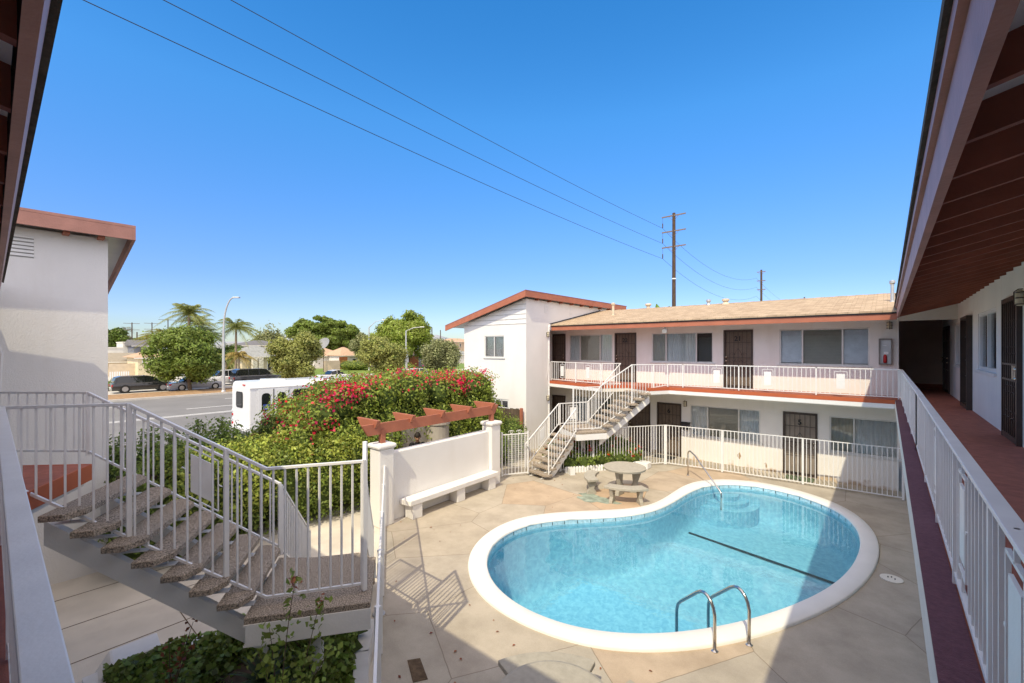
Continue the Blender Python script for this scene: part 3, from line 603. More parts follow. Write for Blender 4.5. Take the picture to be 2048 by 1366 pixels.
# roof vents
def pipe(x,y,z,h,r,m,label,cap=True):
    t=thing('roof_vent',label,'roof vent',(x,y,z)); b=MB(); b.lathe((x,y,z),[(r*1.8,-.05),(r*1.3,.06),(r,.07),(r,h-.02)],12); b.build('pipe',m,t)
    if cap: b=MB(); b.lathe((x,y,z+h),[(r*.9,-.05),(r*1.7,0),(r*1.7,.07),(r*1.1,.09)],12); b.build('cap',m,t)
pv=mat('pvc_beige',(.62,.52,.40),.6)
pipe(-9.65,18.6,5.78,.52,.055,pv,'beige vent pipe beside the street side block roof')
pipe(-6.0,20.45,6.2,.15,.06,galv,'small grey roof vent on the back wing ridge')
pipe(-5.3,20.45,6.2,.13,.09,pv,'squat beige roof vent on the back wing ridge')
pipe(-8.95,20.9,6.1,.3,.09,pv,'squat orange beige vent near the banana leaves')
pipe(.12,18.2,5.7,.62,.045,galv,'tall grey metal flue where the back roof meets the right wing')
# ---- right wing
RW=Fr((1.5,0),(0,1),(-1,0))
rw=thing('apartment_wing','right wing with red upper walkway, dark exposed rafters and barred doors','apartment building',(1.5,8,0))
h2=[(9.7,10.85,2.85,5.08),(11.75,13.85,3.83,5.03),(14.65,15.85,2.85,5.05),(16.25,18.15,3.8,4.98),(19.5,20.5,2.85,5.0),(20.6,21.5,2.85,5.0)]
m_=MB(); RW.wall(m_,-1.4,22.2,2.6,5.75,h2); m_.build('wall',stucco,rw)
m_=MB(); RW.wall(m_,-1.4,22.2,-.02,2.6,[]); m_.build('wall',stucco,rw)
window(RW,rw,11.75,13.85,3.83,5.03,(12.8,),('v','V'),fm=white,fw=.07); window(RW,rw,16.25,18.15,3.8,4.98,(16.8,17.4),('d','V','d'),fm=white)
door(RW,rw,9.7,10.85,2.85,2.23,slab=doorm,hside=-1,proud=.06); door(RW,rw,14.65,15.85,2.85,2.2,slab=doorm,hside=-1,proud=.1); door(RW,rw,19.5,20.5,2.85,2.15,slab=doorm,hside=-1); door(RW,rw,20.6,21.5,2.85,2.15,slab=doorm)
walllamp(RW,9.5,5.0,rw)
# thick vertical bars on nearest door
b=MB()
for i in range(7):
    u=9.85+i*.14; RW.box(b,u-.014,u+.014,2.93,5.0,.02,.05)
    for zz in (3.2,3.6,4.2,4.6):
        q=RW.p(u,zz+.1*(i%2),.035); b.tube([q-Vector((0,0,.04)),q,q+Vector((0,0,.04))],[.006,.024,.006],6)
RW.box(b,9.76,10.8,3.78,3.81,.02,.055); RW.box(b,9.76,10.8,4.02,4.05,.02,.055); b.build('security_bars',bronze,rw)
b=MB(); RW.box(b,9.8,10.15,3.81,4.02,.03,.05); b.build('lock_plate',brass,rw)
MB().prism([(.18,-.2),(1.5,-.2),(1.5,22.2),(.27,22.2),(.27,17.6),(.21,16.17),(.18,16.17)],2.83,2.85).build('walkway_surface',deckr,rw)
MB().prism([(.18,.22),(1.49,.22),(1.49,22),(.28,22),(.28,17.6),(.22,16.15),(.18,16.15)],2.60,2.828).build('walkway_soffit',cream,rw)
MB().box(.165,.18,.2,16.15,2.60,2.842).build('walkway_edge',cream,rw)
MB().box(.166,.31,.2,16.1,2.8505,2.862).build('walkway_kerb',mat('maroon_edge',(.15,.055,.065),.7,.12,30,.3,120,stain=.3,stcol=(.28,.13,.15)),rw)
# passage end wall
MB().box(.27,1.5,22.0,22.2,2.85,5.6).build('end_wall',mat('taupe_wall',(.62,.50,.42),.8,.04,2,.15,40),rw)
MB().box(.27,1.5,21.94,21.99,2.85,3.0).build('skirting',rafterm,rw)
b=MB(); b.box(.27,1.5,17.5,17.6,5.1,5.55); b.build('header_beam',cream,rw)
MB().box(.262,.268,17.62,22,2.85,5.3).build('passage_side_wall',stucco,rw)
# roof
z0=5.40; sl_=.25
b=MB(); b.extr([(.15,-2,5.47),(7,-2,5.47+.25*6.85),(7,-2,5.53+.25*6.85),(.15,-2,5.53)],(0,25,0)); b.build('roof',mat('dark_shingle_edge',(.09,.08,.07),.95,.2,10,.4,30),rw)
MB().box(.2,.245,-2,16.1,5.12,5.375).build('fascia',trimf,rw)
MB().box(.172,.24,-2,16.1,5.385,5.468).build('gutter_strip',trimf,rw)
b=MB(); b.extr([(.246,-2,5.33),(1.52,-2,5.65),(1.52,-2,5.74),(.246,-2,5.42)],(0,24,0)); b.build('eave_soffit',soffitm,rw)
y=2.24-.54*7
while y<17.3:
    q=MB(); q.extr([(.246,y-.02,5.18),(1.5,y-.02,5.50),(1.5,y-.02,5.71),(.246,y-.02,5.395)],(0,.04,0)); q.build('rafter',rafterm,rw); y+=.54
# ---- near wing
nw=thing('apartment_wing','near wing holding the walkway under the camera with a dark eave above it','apartment building',(-4,-1.4,0))
NW=Fr((0,-1.4),(1,0),(0,1))
m_=MB(); NW.wall(m_,-11.5,1.5,-.02,5.7,[]); m_.build('wall',stucco,nw)
ndk=[(1.5,.18),(-6.42,.18),(-7.5,.80),(-8.2,.1),(-8.2,-1.39),(1.5,-1.39)]
MB().prism(ndk,2.83,2.85).build('walkway_surface',deckr,nw)
MB().prism([(1.5,.16),(-6.4,.16),(-7.5,.74),(-8.2,.02),(-8.2,-1.38),(1.5,-1.38)],2.6,2.828).build('walkway_soffit',cream,nw)
e_=MB()
for p,q in zip(ndk[:4],ndk[1:4]): off(p,q,-.012,.015,2.66,2.853,e_)
e_.build('walkway_edge',decke,nw)
b=MB(); b.extr([(-11.2,.0498,5.12),(-11.2,.0847,5.12),(-11.2,.122,5.365),(-11.2,.09,5.37)],(13.2,0,0)); b.build('fascia',trimf,nw)
b=MB(); b.extr([(-11.2,.147,5.37),(-11.2,.147,5.42),(-11.2,-6,6.86),(-11.2,-6,6.80)],(13.5,0,0)); b.build('roof',mat('dark_shingle_edge',(.09,.08,.07),.95,.2,10,.4,30),nw)
b=MB(); b.extr([(-11.2,.05,5.34),(-11.2,-1.5,5.68),(-11.2,-1.5,5.66),(-11.2,.05,5.32)],(13,0,0)); b.build('eave_soffit',soffitm,nw)
x=-10.9
while x<1.9:
    q=MB(); q.extr([(x,.049,5.16),(x,.049,5.32),(x,-1.4,5.62),(x,-1.4,5.46)],(.045,0,0)); q.build('rafter',rafterm,nw); x+=.56
# ---- street side blocks
def block(y0,y1,label,north):
    t=thing('apartment_block',label,'apartment block',(-13.3,(y0+y1)/2,0))
    def zr(x): return 6.36+(x-GX)*.262
    XL=-15.15
    if north:
        FW=Fr((0,y0),(1,0),(0,-1))
        hs=[(-13.83,-12.66,3.88,4.84),(-13.95,-12.4,1.35,2.08)]
        m_=MB(); FW.wall(m_,XL,GX,-.02,5.3,hs); m_.build('wall',stucco_b,t)
        m_=MB(); m_.extr([(XL,y0,5.302),(GX,y0,5.302),(GX,y0,6.36),(XL,y0,zr(XL))],(0,.2,0)); m_.build('gable_siding',whitew,t)
        b=MB()
        for k in range(5):
            z=5.32+k*.2; xx=max(XL,GX+(z-6.36)/.262); b.box(xx,GX+.003,y0-.016,y0-.002,z,z+.018)
        b.build('siding_shade_line',mat('siding_shadow_gap',(.45,.44,.42),.8),t)  # grey strips painted in as the shadow lines between siding boards
        window(FW,t,-13.83,-12.66,3.88,4.84,(-13.25,),('v','v')); window(FW,t,-13.95,-12.4,1.35,2.08,(-13.2,),('d','d'),fm=white,fw=.07)
        b=MB(); FW.box(b,-13.22,-12.4,1.7,1.73,-.055,-.02); FW.box(b,-12.83,-12.8,1.36,2.07,-.055,-.02); b.build('window_grid',white,t)
        EW=Fr((GX,0),(0,1),(1,0))
        m_=MB(); m_.box(GX-.2,GX+.005,y0+.004,16.1,-.015,6.35); m_.box(GX-.2,GX+.005,16.1,23,5.1,6.35); m_.box(XL+.2,GX-.2,22,22.2,0,5); m_.box(XL,XL+.2,y0+.2,22,0,5.3); m_.box(-13.1,GX-.2,15.9,16.1,-.02,5.3); m_.build('wall',stucco_b,t)
        for yy,w_ in ((15.71,.26),(17.71,.26)):
            b=MB()
            for k in range(6): EW.box(b,yy,yy+w_,5.84+k*.062,5.84+k*.062+.035,.002,.02)
            vv=b.build('wall_vent',whitew,t); b=MB(); EW.box(b,yy,yy+w_,5.83,6.21,.0005,.003); b.build('vent_opening',curtdk,vv)
        walllamp(EW,15.9,4.9,t); walllamp(EW,15.9,2.1,t)
        b=MB(); b.tube([(GX+.03,16.0,-.0),(GX+.03,16.0,5.25),(GX+.05,16.05,5.34)],.03,8); b.tube([(GX+.06,15.93,3.9),(GX+.05,15.85,3.4),(GX+.04,15.8,3.0),(GX+.05,15.9,2.7)],.008,5); b.build('conduit',whitew,t)
        ya,yb=y0-.35,23.2
        b=MB(); b.box(GX,GX+.012,16.1,20.6,5.3,5.34) if 0 else None
        fl=MB(); fl.extr([(GX+.002,16.05,5.34),(GX+.002,20.6,6.24),(GX+.002,20.6,6.28),(GX+.002,16.05,5.38)],(.03,0,0)); fl.build('flashing',blackm,t)
    else:
        EW=Fr((GX-.1,0),(0,1),(1,0)); yE=y1
        m_=MB(); EW.wall(m_,-8,yE,-.02,6.4,[]); m_.build('wall',stucco_b,t)
        m_=MB(); m_.extr([(XL,yE,-.02),(GX-.101,yE,-.02),(GX-.101,yE,6.36),(XL,yE,zr(XL))],(0,-.2,0)); m_.build('wall',stucco_b,t)
        b=MB()
        for k in range(6): b.extr([EW.p(-.9,5.90+k*.065,.002),EW.p(-.9,5.90+k*.065,.022),EW.p(-.9,5.925+k*.065,.022),EW.p(-.9,5.945+k*.065,.002)],(0,1.4,0))
        vv=b.build('wall_vent',whitew,t); b=MB(); EW.box(b,-.9,.5,5.88,6.27,.0005,.002); b.build('vent_opening',mat('vent_shade',(.35,.34,.32),.9),vv)
        for yy in (.85,1.32): 
            b=MB(); b.box(GX-.1,GX+.14,yy,yy+.09,6.36,6.41); b.build('bracket',trim,t)
        b=MB(); pts=[EW.p(-2.2,5.3,.02),EW.p(-.9,5.25,.02),EW.p(-.35,5.05,.02),EW.p(.0,4.7,.02),EW.p(.12,4.2,.02),EW.p(.1,3.6,.02),EW.p(.04,3.0,.02),EW.p(.04,0,.02)]; b.tube(pts,.022,8); b.build('conduit',stucco_b,t,smooth=True)
        ya,yb=-9,yE+.36
    XR=GX+.25; XE=-16.1
    b=MB(); b.extr([(XE,ya,zr(XE)+.2),(XR,ya,zr(XR)+.2),(XR,ya,zr(XR)+.25),(XE,ya,zr(XE)+.25)],(0,yb-ya,0)); b.build('roof',trimf if not north else mat('roof_edge_brown',(.30,.13,.11),.8),t)
    b=MB(); b.extr([(XE+.03,ya+.05,zr(XE)+.14),(XR-.06,ya+.05,zr(XR)+.17),(XR-.06,ya+.05,zr(XR)+.19),(XE+.03,ya+.05,zr(XE)+.19)],(0,yb-ya-.1,0)); b.build('eave_soffit',soffitm,t)
    fm=trimf if not north else trim
    b=MB(); b.box(XR-.05,XR,ya+.051,yb-.051,zr(XR)-.03,zr(XR)+.195); b.build('fascia',fm,t)
    b=MB(); yy=ya if north else yb-.05; b.extr([(XE,yy,zr(XE)-.02),(XR+.0,yy,zr(XR)-.03),(XR+.0,yy,zr(XR)+.198),(XE,yy,zr(XE)+.198)],(0,.05,0)); b.build('rake_board',fm,t)
    if north:
        y=15
        while y<23: q=MB(); q.box(GX,XR-.05,y,y+.06,6.32,6.40); q.build('rafter_tail',rafterm,t); y+=.9
block(-8,1.48,'white stucco block at the left edge with louvred vent under a mauve roof edge',False)
block(14.4,22,'white stucco block with brown mono pitch roof left of the shingled back wing',True)
# ================================================================== RAILINGS
rail('balcony_railing','white flat topped railing in the lower left corner below the camera',[(-6.66,.063,3.71,2.93),(2.0,.063,3.71,2.93)],m=whitew,trw=.062,th=.03,sp=.1,posts=(0,-1,2.2,4.4,6.6),pk=.02) if 0 else None
rail('balcony_railing','white flat topped railing in the lower left corner below the camera',[(-6.66,.063,3.71,2.93),(.25,.063,3.71,2.93)],m=whitew,trw=.062,th=.02,sp=.1,posts=(0,-1,1.8,3.6,5.2),pk=.02)
rail('balcony_railing','white railing with wide grey top plate running along the right walkway',[(.313,.1,3.71,2.95),(.313,8.2,3.71,2.95)],m=whitew,trw=.058,th=.02,sp=.112,posts=(0,-1,1.2,2.4,3.6,4.8,6.2),panels=((2.0,.17,.15,.85),(3.3,.17,.15,.85),(5.0,.17,.15,.85)),pk=.016)
rail('balcony_railing','far end of the right walkway railing reaching the back corner',[(.313,8.2,3.71,2.95),(.29,15.9,3.71,2.95),(.24,16.22,3.71,2.95)],m=whitew,trw=.058,th=.02,sp=.115,posts=(0,1,-1,1.5,3.0,4.5,6.0),panels=((2.2,.17,.15,.85),(5.2,.17,.15,.85)),pk=.016)
rail('balcony_railing','long white railing along the upper back walkway between stairs and corner',[(-6.2,16.25,3.71,2.93),(.24,16.25,3.71,2.93)],sp=.118,posts=(0,-1,.55,2.4,4.55),panels=((1.7,.19,.12,.86),(3.25,.19,.12,.86),(5.15,.19,.12,.86)),m=white,pk=.016)
rail('balcony_railing','white railing at the left end of the upper back walkway beside door 22',[(-11.38,16.1,3.71,2.93),(-8.5,15.33,3.71,2.93)],sp=.118,posts=(0,-1,1.6),panels=((.75,.16,.12,.86),(2.3,.16,.12,.86)),pk=.016)
# near staircase ------------------------------------------------------------
e=Vector((.58,.814,0)); wv=Vector((-.814,.58,0)); 
def stair(nm,label,S0,e,wv,nt,z0,wid,run,tread_d,par=None,cut=.16):
    t=par or thing(nm,label,'staircase',(S0[0],S0[1],0)); S0=Vector((S0[0],S0[1],0))
    for i in range(nt):
        z=z0-.178*i; a=S0+e*run*i; A=a; B=a+e*tread_d; C=B+wv*(wid-.08); D=a+wv*wid
        pts=[A+wv*.0,A+e*(tread_d-.1),B+wv*cut,B+wv*(wid-cut),D+e*(tread_d*.45),D]
        b=MB(); b.prism([(p.x,p.y) for p in pts],z-.065,z); b.build('tread',aggr,t,bevel=.008)
        for f in (.28,wid-.3):
            b=MB(); q=a+e*.15+wv*f; 
            for dx in (-.05,.05): b.bar((q+e*dx)+Vector((0,0,z-.17)),(q+e*dx)+Vector((0,0,z-.066)),.012)
            q0=q-e*.16; b.bar(q0+Vector((0,0,z-.165)),q+e*.13+Vector((0,0,z-.165)),.09,.008) ; b.build('tread_bracket',whitew,t)
    for f in (.28,wid-.3):
        b=MB(); p=S0-e*.12+wv*f; q=S0+e*(run*nt+.15)+wv*f; zt=z0-.19; sl2=.178/run; L=run*nt+.27
        zp=zt+.05; zq=zp-sl2*L
        for dz,hw in ((0,.012),):
            b.hexa([p-wv*.01+Vector((0,0,zp-.23)),p+wv*.01+Vector((0,0,zp-.23)),q+wv*.01+Vector((0,0,zq-.23)),q-wv*.01+Vector((0,0,zq-.23)),p-wv*.01+Vector((0,0,zp)),p+wv*.01+Vector((0,0,zp)),q+wv*.01+Vector((0,0,zq)),q-wv*.01+Vector((0,0,zq))])
        b.bar(p+wv*.03+Vector((0,0,zp)),q+wv*.03+Vector((0,0,zq)),.08,.015); b.bar(p+wv*.03+Vector((0,0,zp-.23)),q+wv*.03+Vector((0,0,zq-.23)),.08,.015)
        b.build('stringer',mat('stringer_white',(.88,.86,.82),.6,.03,3,.1,40,stain=.15,stcol=(.6,.5,.4)),t)
    return t
S0=Vector((-6.2,.29,0))
ns=stair('staircase','near staircase with speckled stone treads and white stringers dropping to a landing',S0,e,wv,7,2.672,1.45,.252,.3)
L0=S0+e*.252*7
lc=[L0,L0+e*1.28,L0+e*1.28+wv*1.12,L0+wv*1.42]
b=MB(); b.prism([(p.x,p.y) for p in lc],1.36,1.43); b.build('landing',aggr,ns,bevel=.01)
b=MB(); 
b.bar(lc[0]+e*.02-wv*.0+Vector((0,0,1.245)),lc[1]+Vector((0,0,1.245)),.02,.23); b.bar(lc[0]+wv*.05+Vector((0,0,1.35)),lc[1]+wv*.05+Vector((0,0,1.35)),.12,.016); b.bar(lc[0]+wv*.05+Vector((0,0,1.135)),lc[1]+wv*.05+Vector((0,0,1.135)),.12,.016)
b.bar(lc[1]-e*.04+Vector((0,0,1.245)),lc[2]-e*.04+Vector((0,0,1.245)),.02,.22); b.bar(lc[3]+Vector((0,0,1.24)),lc[2]+Vector((0,0,1.24)),.02,.2); b.bar(lc[0]+e*.1+Vector((0,0,1.24)),lc[3]+e*.1+Vector((0,0,1.24)),.02,.2)
b.build('landing_frame',mat('stringer_white',(.88,.86,.82)),ns)
c=(lc[0]+lc[1]+lc[2]+lc[3])/4-wv*.15; b=MB(); b.tube([(c.x,c.y,0),(c.x,c.y,1.13)],.075,18); b.build('column',whitew,ns,smooth=True)
stair('x','x',lc[3]+wv*.02+e*.02,wv,e,7,1.25,1.15,.25,.28,par=ns)
# rails of near stairs
def T(t,o=Vector((-6.05,.94,0))): return o+e*t
def nd(p,zt,zb): return (p.x,p.y,zt,zb)
rail('stair_railing','nearest white stair railing crossing in front of the stone treads',[nd(T(-1.15),3.71,2.9),nd(T(-.888),3.71,2.86),nd(T(0),3.71,2.30),nd(T(1.3),2.95,1.5),nd(T(2.33),2.97,1.52)],m=whitew,tw=.04,th=.03,sp=.118,posts=(0,2,-1,2.05),pw=.045,pk=.019)
b=MB(); q=T(2.33)
rail('stair_railing','short white railing closing the far end of the near landing',[nd(T(2.34),2.97,1.5),(-5.62,3.42,2.97,1.5)],m=whitew,tw=.04,sp=.11,pw=.05,pk=.019)
rail('stair_railing','rear white stair railing with square panel in front of the green hedge',[(-9.1,.0,3.71,2.92),(-8.09,.836,3.71,2.92),(-6.36,2.57,2.44,1.56)],m=whitew,tw=.035,sp=.125,posts=(0,1,-1,2.4),panels=((2.75,.26,.08,.88),),pk=.017)
rail('stair_railing','white railing dropping left of the lower near flight toward the path',[(-6.38,2.6,2.4,1.5),(-8.0,3.75,.98,.1)],m=whitew,sp=.11,pk=.017)
rail('stair_railing','white railing dropping right of the lower near flight beside the pool fence',[(-5.66,3.46,2.4,1.5),(-7.3,4.6,.98,.1)],m=whitew,sp=.11,pk=.017)
# back staircase ------------------------------------------------------------
e2=Vector((-.54,-.84,0)).normalized(); w2=Vector((-.84,.54,0)).normalized(); T0=Vector((-6.45,15.3,0))
bs=stair('staircase','far staircase with stone treads turning down from the back walkway to the patio',T0,e2,w2,7,2.672,1.45,.252,.3)
M0=T0+e2*.252*7; mc=[M0,M0+e2*1.15,M0+e2*1.15+w2*1.45,M0+w2*1.45]
b=MB(); b.prism([(p.x,p.y) for p in mc],1.36,1.43); b.build('landing',aggr,bs,bevel=.01)
b=MB()
for i in range(4): 
    p,q=mc[i],mc[(i+1)%4]; b.bar(p*.99+q*.01+Vector((0,0,1.25)),q*.99+p*.01+Vector((0,0,1.25)),.02,.2)
b.build('landing_frame',white,bs)
c=(mc[0]+mc[1]+mc[2]+mc[3])/4; b=MB(); b.tube([(c.x,c.y,0),(c.x,c.y,1.35)],.07,16); b.build('column',white,bs,smooth=True)
e3=Vector((-.2,-.98,0)); w3=Vector((-.98,.2,0))
stair('x','x',Vector((-8.08,12.95,0)),e3,w3,7,1.25,1.1,.19,.27,par=bs,cut=.1)
def B(t): return T0+w2*.255+e2*(.616+t)
rail('stair_railing','white railing on the right of the upper far flight, meeting the long balcony railing',[(-6.2,16.22,3.71,2.93),nd(B(-.888),3.71,2.86),nd(B(0),3.71,2.30),nd(B(1.3),2.95,1.5),nd(B(2.3),2.95,1.5)],sp=.118,posts=(0,1,2,-1),pw=.04,pk=.016)
rail('stair_railing','white railing on the left of the upper far flight with a panel above the landing',[(-8.45,15.38,3.71,2.9),(-7.98,16.0,3.71,2.9),(-8.66,14.65,2.27,1.5),(-9.26,13.68,2.25,1.5)],sp=.118,posts=(0,2,-1),panels=((2.9,.22,.1,.85),),pk=.016)
rail('stair_railing','white railing left of the lower far flight beside the gate',[(-9.28,13.62,2.25,1.5),(-9.55,12.0,1.0,.2)],sp=.11,posts=(0,-1),panels=((.85,.2,.15,.85),),pk=.016)
rail('stair_railing','white railing right of the lower far flight above the geraniums',[(-8.05,12.85,2.25,1.5),(-8.4,11.75,1.15,.2)],sp=.11,posts=(0,-1),pk=.016)
# pool fences -----------------------------------------------------------------
def fence(label,pts,posts,h=1.47,**k):
    return rail('pool_fence',label,[(p[0],p[1],h,.08) for p in pts],cat='fence',sp=k.get('sp',.113),posts=posts,pw=.055,pk=.018,tw=.03,th=.025,group=None)
fence('white pool fence in front of doors 5 and 6',[(-6.21,16.1),(-4.34,16.33),(-2.02,16.5),(.34,16.6)],(0,1,2,-1))
rail('pool_fence','angled white pool fence in front of the red geraniums',[(-6.25,16.08,1.47,.08),(-7.9,13.75,1.47,.08),(-8.62,12.75,.95,.08)],cat='fence',sp=.113,posts=(0,1,-1),pw=.055,pk=.018,tw=.03,th=.025)
fence('white pool fence running from the pergola pillar to below the near camera',[(-9.2,6.12),(-5.2,3.38),(-2.9,1.83)],(0,-1,1.5,3.1,4.6,6.0),sp=.12)
# gate
gt=thing('pool_gate','white pool gate with wire mesh and scrolled top beside the far staircase','gate',(-9.7,10.95,0))
g0=Vector((-9.72,10.95,0)); g1=Vector((-9.25,11.75,0)); g2=Vector((-8.95,12.25,0)); gu=(g1-g0).normalized()
b=MB(); 
for z in (.1,1.42): b.bar(g0+Vector((0,0,z)),g1+Vector((0,0,z)),.03)
for p in (g0,g1): b.bar(p+Vector((0,0,.05)),p+Vector((0,0,1.5)),.04)
n_=8
for i in range(1,n_): q=g0.lerp(g1,i/n_); b.bar(q+Vector((0,0,.1)),q+Vector((0,0,1.42)),.015)
b.build('gate_frame',white,gt)
b=MB(); 
for sx in (.35,.65):
    q=g0.lerp(g1,sx)
    for s in (-1,1): b.tube([q+gu*s*(.03+.07*math.cos(t))+Vector((0,0,1.49+.06*math.sin(t))) for t in [k*.6 for k in range(9)]],.007,5)
b.build('scroll',white,gt)
b=MB(); 
for i in range(16): q=g0.lerp(g1,.2+.8*i/16); b.bar(q+Vector((0,0,.3)),q+Vector((0,0,1.42)),.005)
for i in range(16): z=.3+i*.07; b.bar(g0.lerp(g1,.2)+Vector((0,0,z)),g1+Vector((0,0,z)),.004)
b.build('wire_mesh',whitep,gt)
b=MB(); q=g1+Vector((.02,-.02,.95)); b.tube([q,q+Vector((.06,-.05,0))],[.04,.03],8); b.build('latch',galv,gt)
b=MB(); 
for z in (.1,): b.bar(g1+Vector((0,0,z)),g2+Vector((0,0,z)),.03)
for i in range(1,5): q=g1.lerp(g2,i/4); b.bar(q+Vector((0,0,.05)),q+Vector((0,0,.45)),.015)
b.bar(g2+Vector((0,0,0)),g2+Vector((0,0,.5)),.04); b.build('side_panel',white,gt)
# ================================================================== PERGOLA WALL
pw=thing('pergola_wall','low white stucco wall between two capped pillars carrying a terracotta pergola','garden wall',(-9.4,8.3,0))
def pillar(x0,x1,y0,y1,h):
    b=MB(); b.box(x0,x1,y0,y1,-.01,h-.12); p=b.build('pillar',stucco_b,pw,bevel=.03); b=MB(); b.box(x0-.05,x1+.05,y0-.05,y1+.05,h-.12,h); b.build('cap',stucco_b,p,bevel=.05)
pillar(-9.62,-9.2,5.98,6.4,1.98); pillar(-9.82,-9.4,10.1,10.52,1.98)
b=MB(); b.prism([(-9.37,6.4),(-9.6,6.4),(-9.8,10.1),(-9.52,10.1)],-.01,1.70); b.build('wall',stucco_b,pw,bevel=.03)
pg=thing('pergola','terracotta painted pergola beam with five angled rafters on the white pillars','pergola',(-9.4,8.2,2))
b=MB(); 
for (x,y) in ((-9.41,6.19),(-9.61,10.31)): b.bar((x,y,1.985),(x,y,2.3),.12,.12)
b.build('post',trim,pg)
A_=Vector((-9.34,5.6,0)); B_=Vector((-9.56,10.6,0)); d=(B_-A_).normalized(); nrm=Vector((d.y,-d.x,0))
b=MB(); b.extr([A_+Vector((0,0,2.47)),A_+d*.18+Vector((0,0,2.2)),B_-d*.18+Vector((0,0,2.2)),B_+Vector((0,0,2.47))],tuple(nrm*-.06)); b.build('beam',trim,pg,bevel=.004)
for k in range(5):
    y=6.0+k*1.07; x=A_.x+(y-A_.y)*d.x/d.y; 
    b=MB(); b.extr([(x+.15,y-.06,2.56),(x+.02,y-.06,2.37),(x-.62,y-.06,2.37),(x-.78,y-.06,2.56)],(0,.09,0)); b.build('rafter',trim,pg,bevel=.004)
# wall behind the man
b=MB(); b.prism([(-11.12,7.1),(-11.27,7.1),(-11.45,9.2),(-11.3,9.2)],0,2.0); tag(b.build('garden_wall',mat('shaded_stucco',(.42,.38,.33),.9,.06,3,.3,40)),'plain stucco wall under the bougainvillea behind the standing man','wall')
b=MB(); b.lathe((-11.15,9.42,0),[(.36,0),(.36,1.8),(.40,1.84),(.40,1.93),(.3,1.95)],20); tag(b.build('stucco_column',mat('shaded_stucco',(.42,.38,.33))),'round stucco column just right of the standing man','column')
# bench
bn=thing('bench','white stucco bench on three block legs against the pergola wall','bench',(-9.0,8.4,0))
b=MB(); b.prism([(-8.98,6.72),(-9.36,6.66),(-9.52,10.08),(-9.12,10.12)],.36,.50); b.build('seat',stucco_b,bn,bevel=.02)
for y in (6.82,8.38,9.72):
    x=-9.02-(y-6.8)*.045; b=MB(); b.box(x-.34,x-.0,y,y+.3,0,.36); b.build('leg',stucco_b,bn,bevel=.012)
# tables
def table_set(cx,cy,rot,labels):
    t=thing('round_table',labels[0],'table',(cx,cy,0)); b=MB(); b.lathe((cx,cy,.68),[(.55,0),(.61,.02),(.62,.07),(.58,.085)],40); b.build('tabletop',conc2,t,smooth=False)
    for k in range(3):
        a=rot+k*2*math.pi/3+.5; q=Vector((cx+.3*math.cos(a),cy+.3*math.sin(a),0)); u=Vector((math.cos(a),math.sin(a),0)); s_=Vector((-u.y,u.x,0))
        pr=[q-u*.16,q+u*.2,q+u*.16+Vector((0,0,.1)),q+u*.07+Vector((0,0,.3)),q+u*.2+Vector((0,0,.68)),q-u*.1+Vector((0,0,.68)),q-u*.06+Vector((0,0,.3)),q-u*.16+Vector((0,0,.1))]
        b=MB(); b.extr([p-s_*.06 for p in pr],tuple(s_*.12)); b.build('leg',conc2,t,bevel=.01)
    return t
def cbench(cx,cy,a0,a1,label,r0=.86,r1=1.2):
    am=(a0+a1)/2; t=thing('curved_bench',label,'bench',(cx+r0*math.cos(am),cy+r0*math.sin(am),0))
    pts=[(cx+r0*math.cos(a0+(a1-a0)*k/14),cy+r0*math.sin(a0+(a1-a0)*k/14)) for k in range(15)]+[(cx+r1*math.cos(a1-(a1-a0)*k/14),cy+r1*math.sin(a1-(a1-a0)*k/14)) for k in range(15)]
    b=MB(); b.prism(pts,.385,.455); b.build('seat',conc2,t,bevel=.012)
    for f in (.15,.85):
        a=a0+(a1-a0)*f; u=Vector((math.cos(a),math.sin(a),0)); s_=Vector((-u.y,u.x,0)); q=Vector((cx,cy,0))+u*(r0+r1)/2
        pr=[q-u*.15,q+u*.15,q+u*.13+Vector((0,0,.07)),q+u*.07+Vector((0,0,.16)),q+u*.14+Vector((0,0,.385)),q-u*.14+Vector((0,0,.385)),q-u*.07+Vector((0,0,.16)),q-u*.13+Vector((0,0,.07))]
        b=MB(); b.extr([p-s_*.05 for p in pr],tuple(s_*.1)); b.build('leg',conc2,t,bevel=.008)
table_set(-5.98,12.25,0,['round concrete table between the pool and the far staircase'])
cbench(-5.98,12.25,R_(178),R_(238),'curved concrete bench on the left of the far round table')
cbench(-5.98,12.25,R_(-92),R_(-32),'curved concrete bench between the far round table and the pool')
table_set(-2.52,3.62,.3,['round concrete table cut by the bottom edge of the photo'])
cbench(-2.52,3.62,R_(100),R_(160),'curved concrete bench left of the table at the bottom edge')
cbench(-2.52,3.62,R_(30),R_(78),'curved concrete bench right of the table at the bottom edge')
# pool ladder and handrail
def arc(base,dirv,h,span,drop,label,r=.022):
    base=Vector(base); dirv=Vector(dirv).normalized(); pts=[]
    pts.append(base); pts.append(base+Vector((0,0,h*.45)))
    pts=[base+dirv*f+Vector((0,0,z)) for f,z in ((0,0),(0,.5),(.025,.6),(.07,.67),(.13,.715),(.2,.73),(.27,.71),(.34,.66),(.70,.33),(.755,.26),(.78,.17),(.785,.05),(.785,-.9))]
    return pts
ld=thing('pool_ladder','curved stainless steel pool ladder rails on the near coping','pool ladder',(-1.7,6.85,0))
dv=(-.86,.5,0)
for bx,by in ((-1.86,6.62),(-1.52,7.08)):
    p=arc((bx,by,0),dv,.72,.78,.9,''); b=MB(); b.tube(p,.024,12); b.build('handrail',steel,ld,smooth=True)
    b=MB(); b.lathe((bx,by,.0),[(.05,0),(.05,.012),(.028,.025)],14); b.build('escutcheon',steel,ld)
dvv=Vector(dv).normalized()
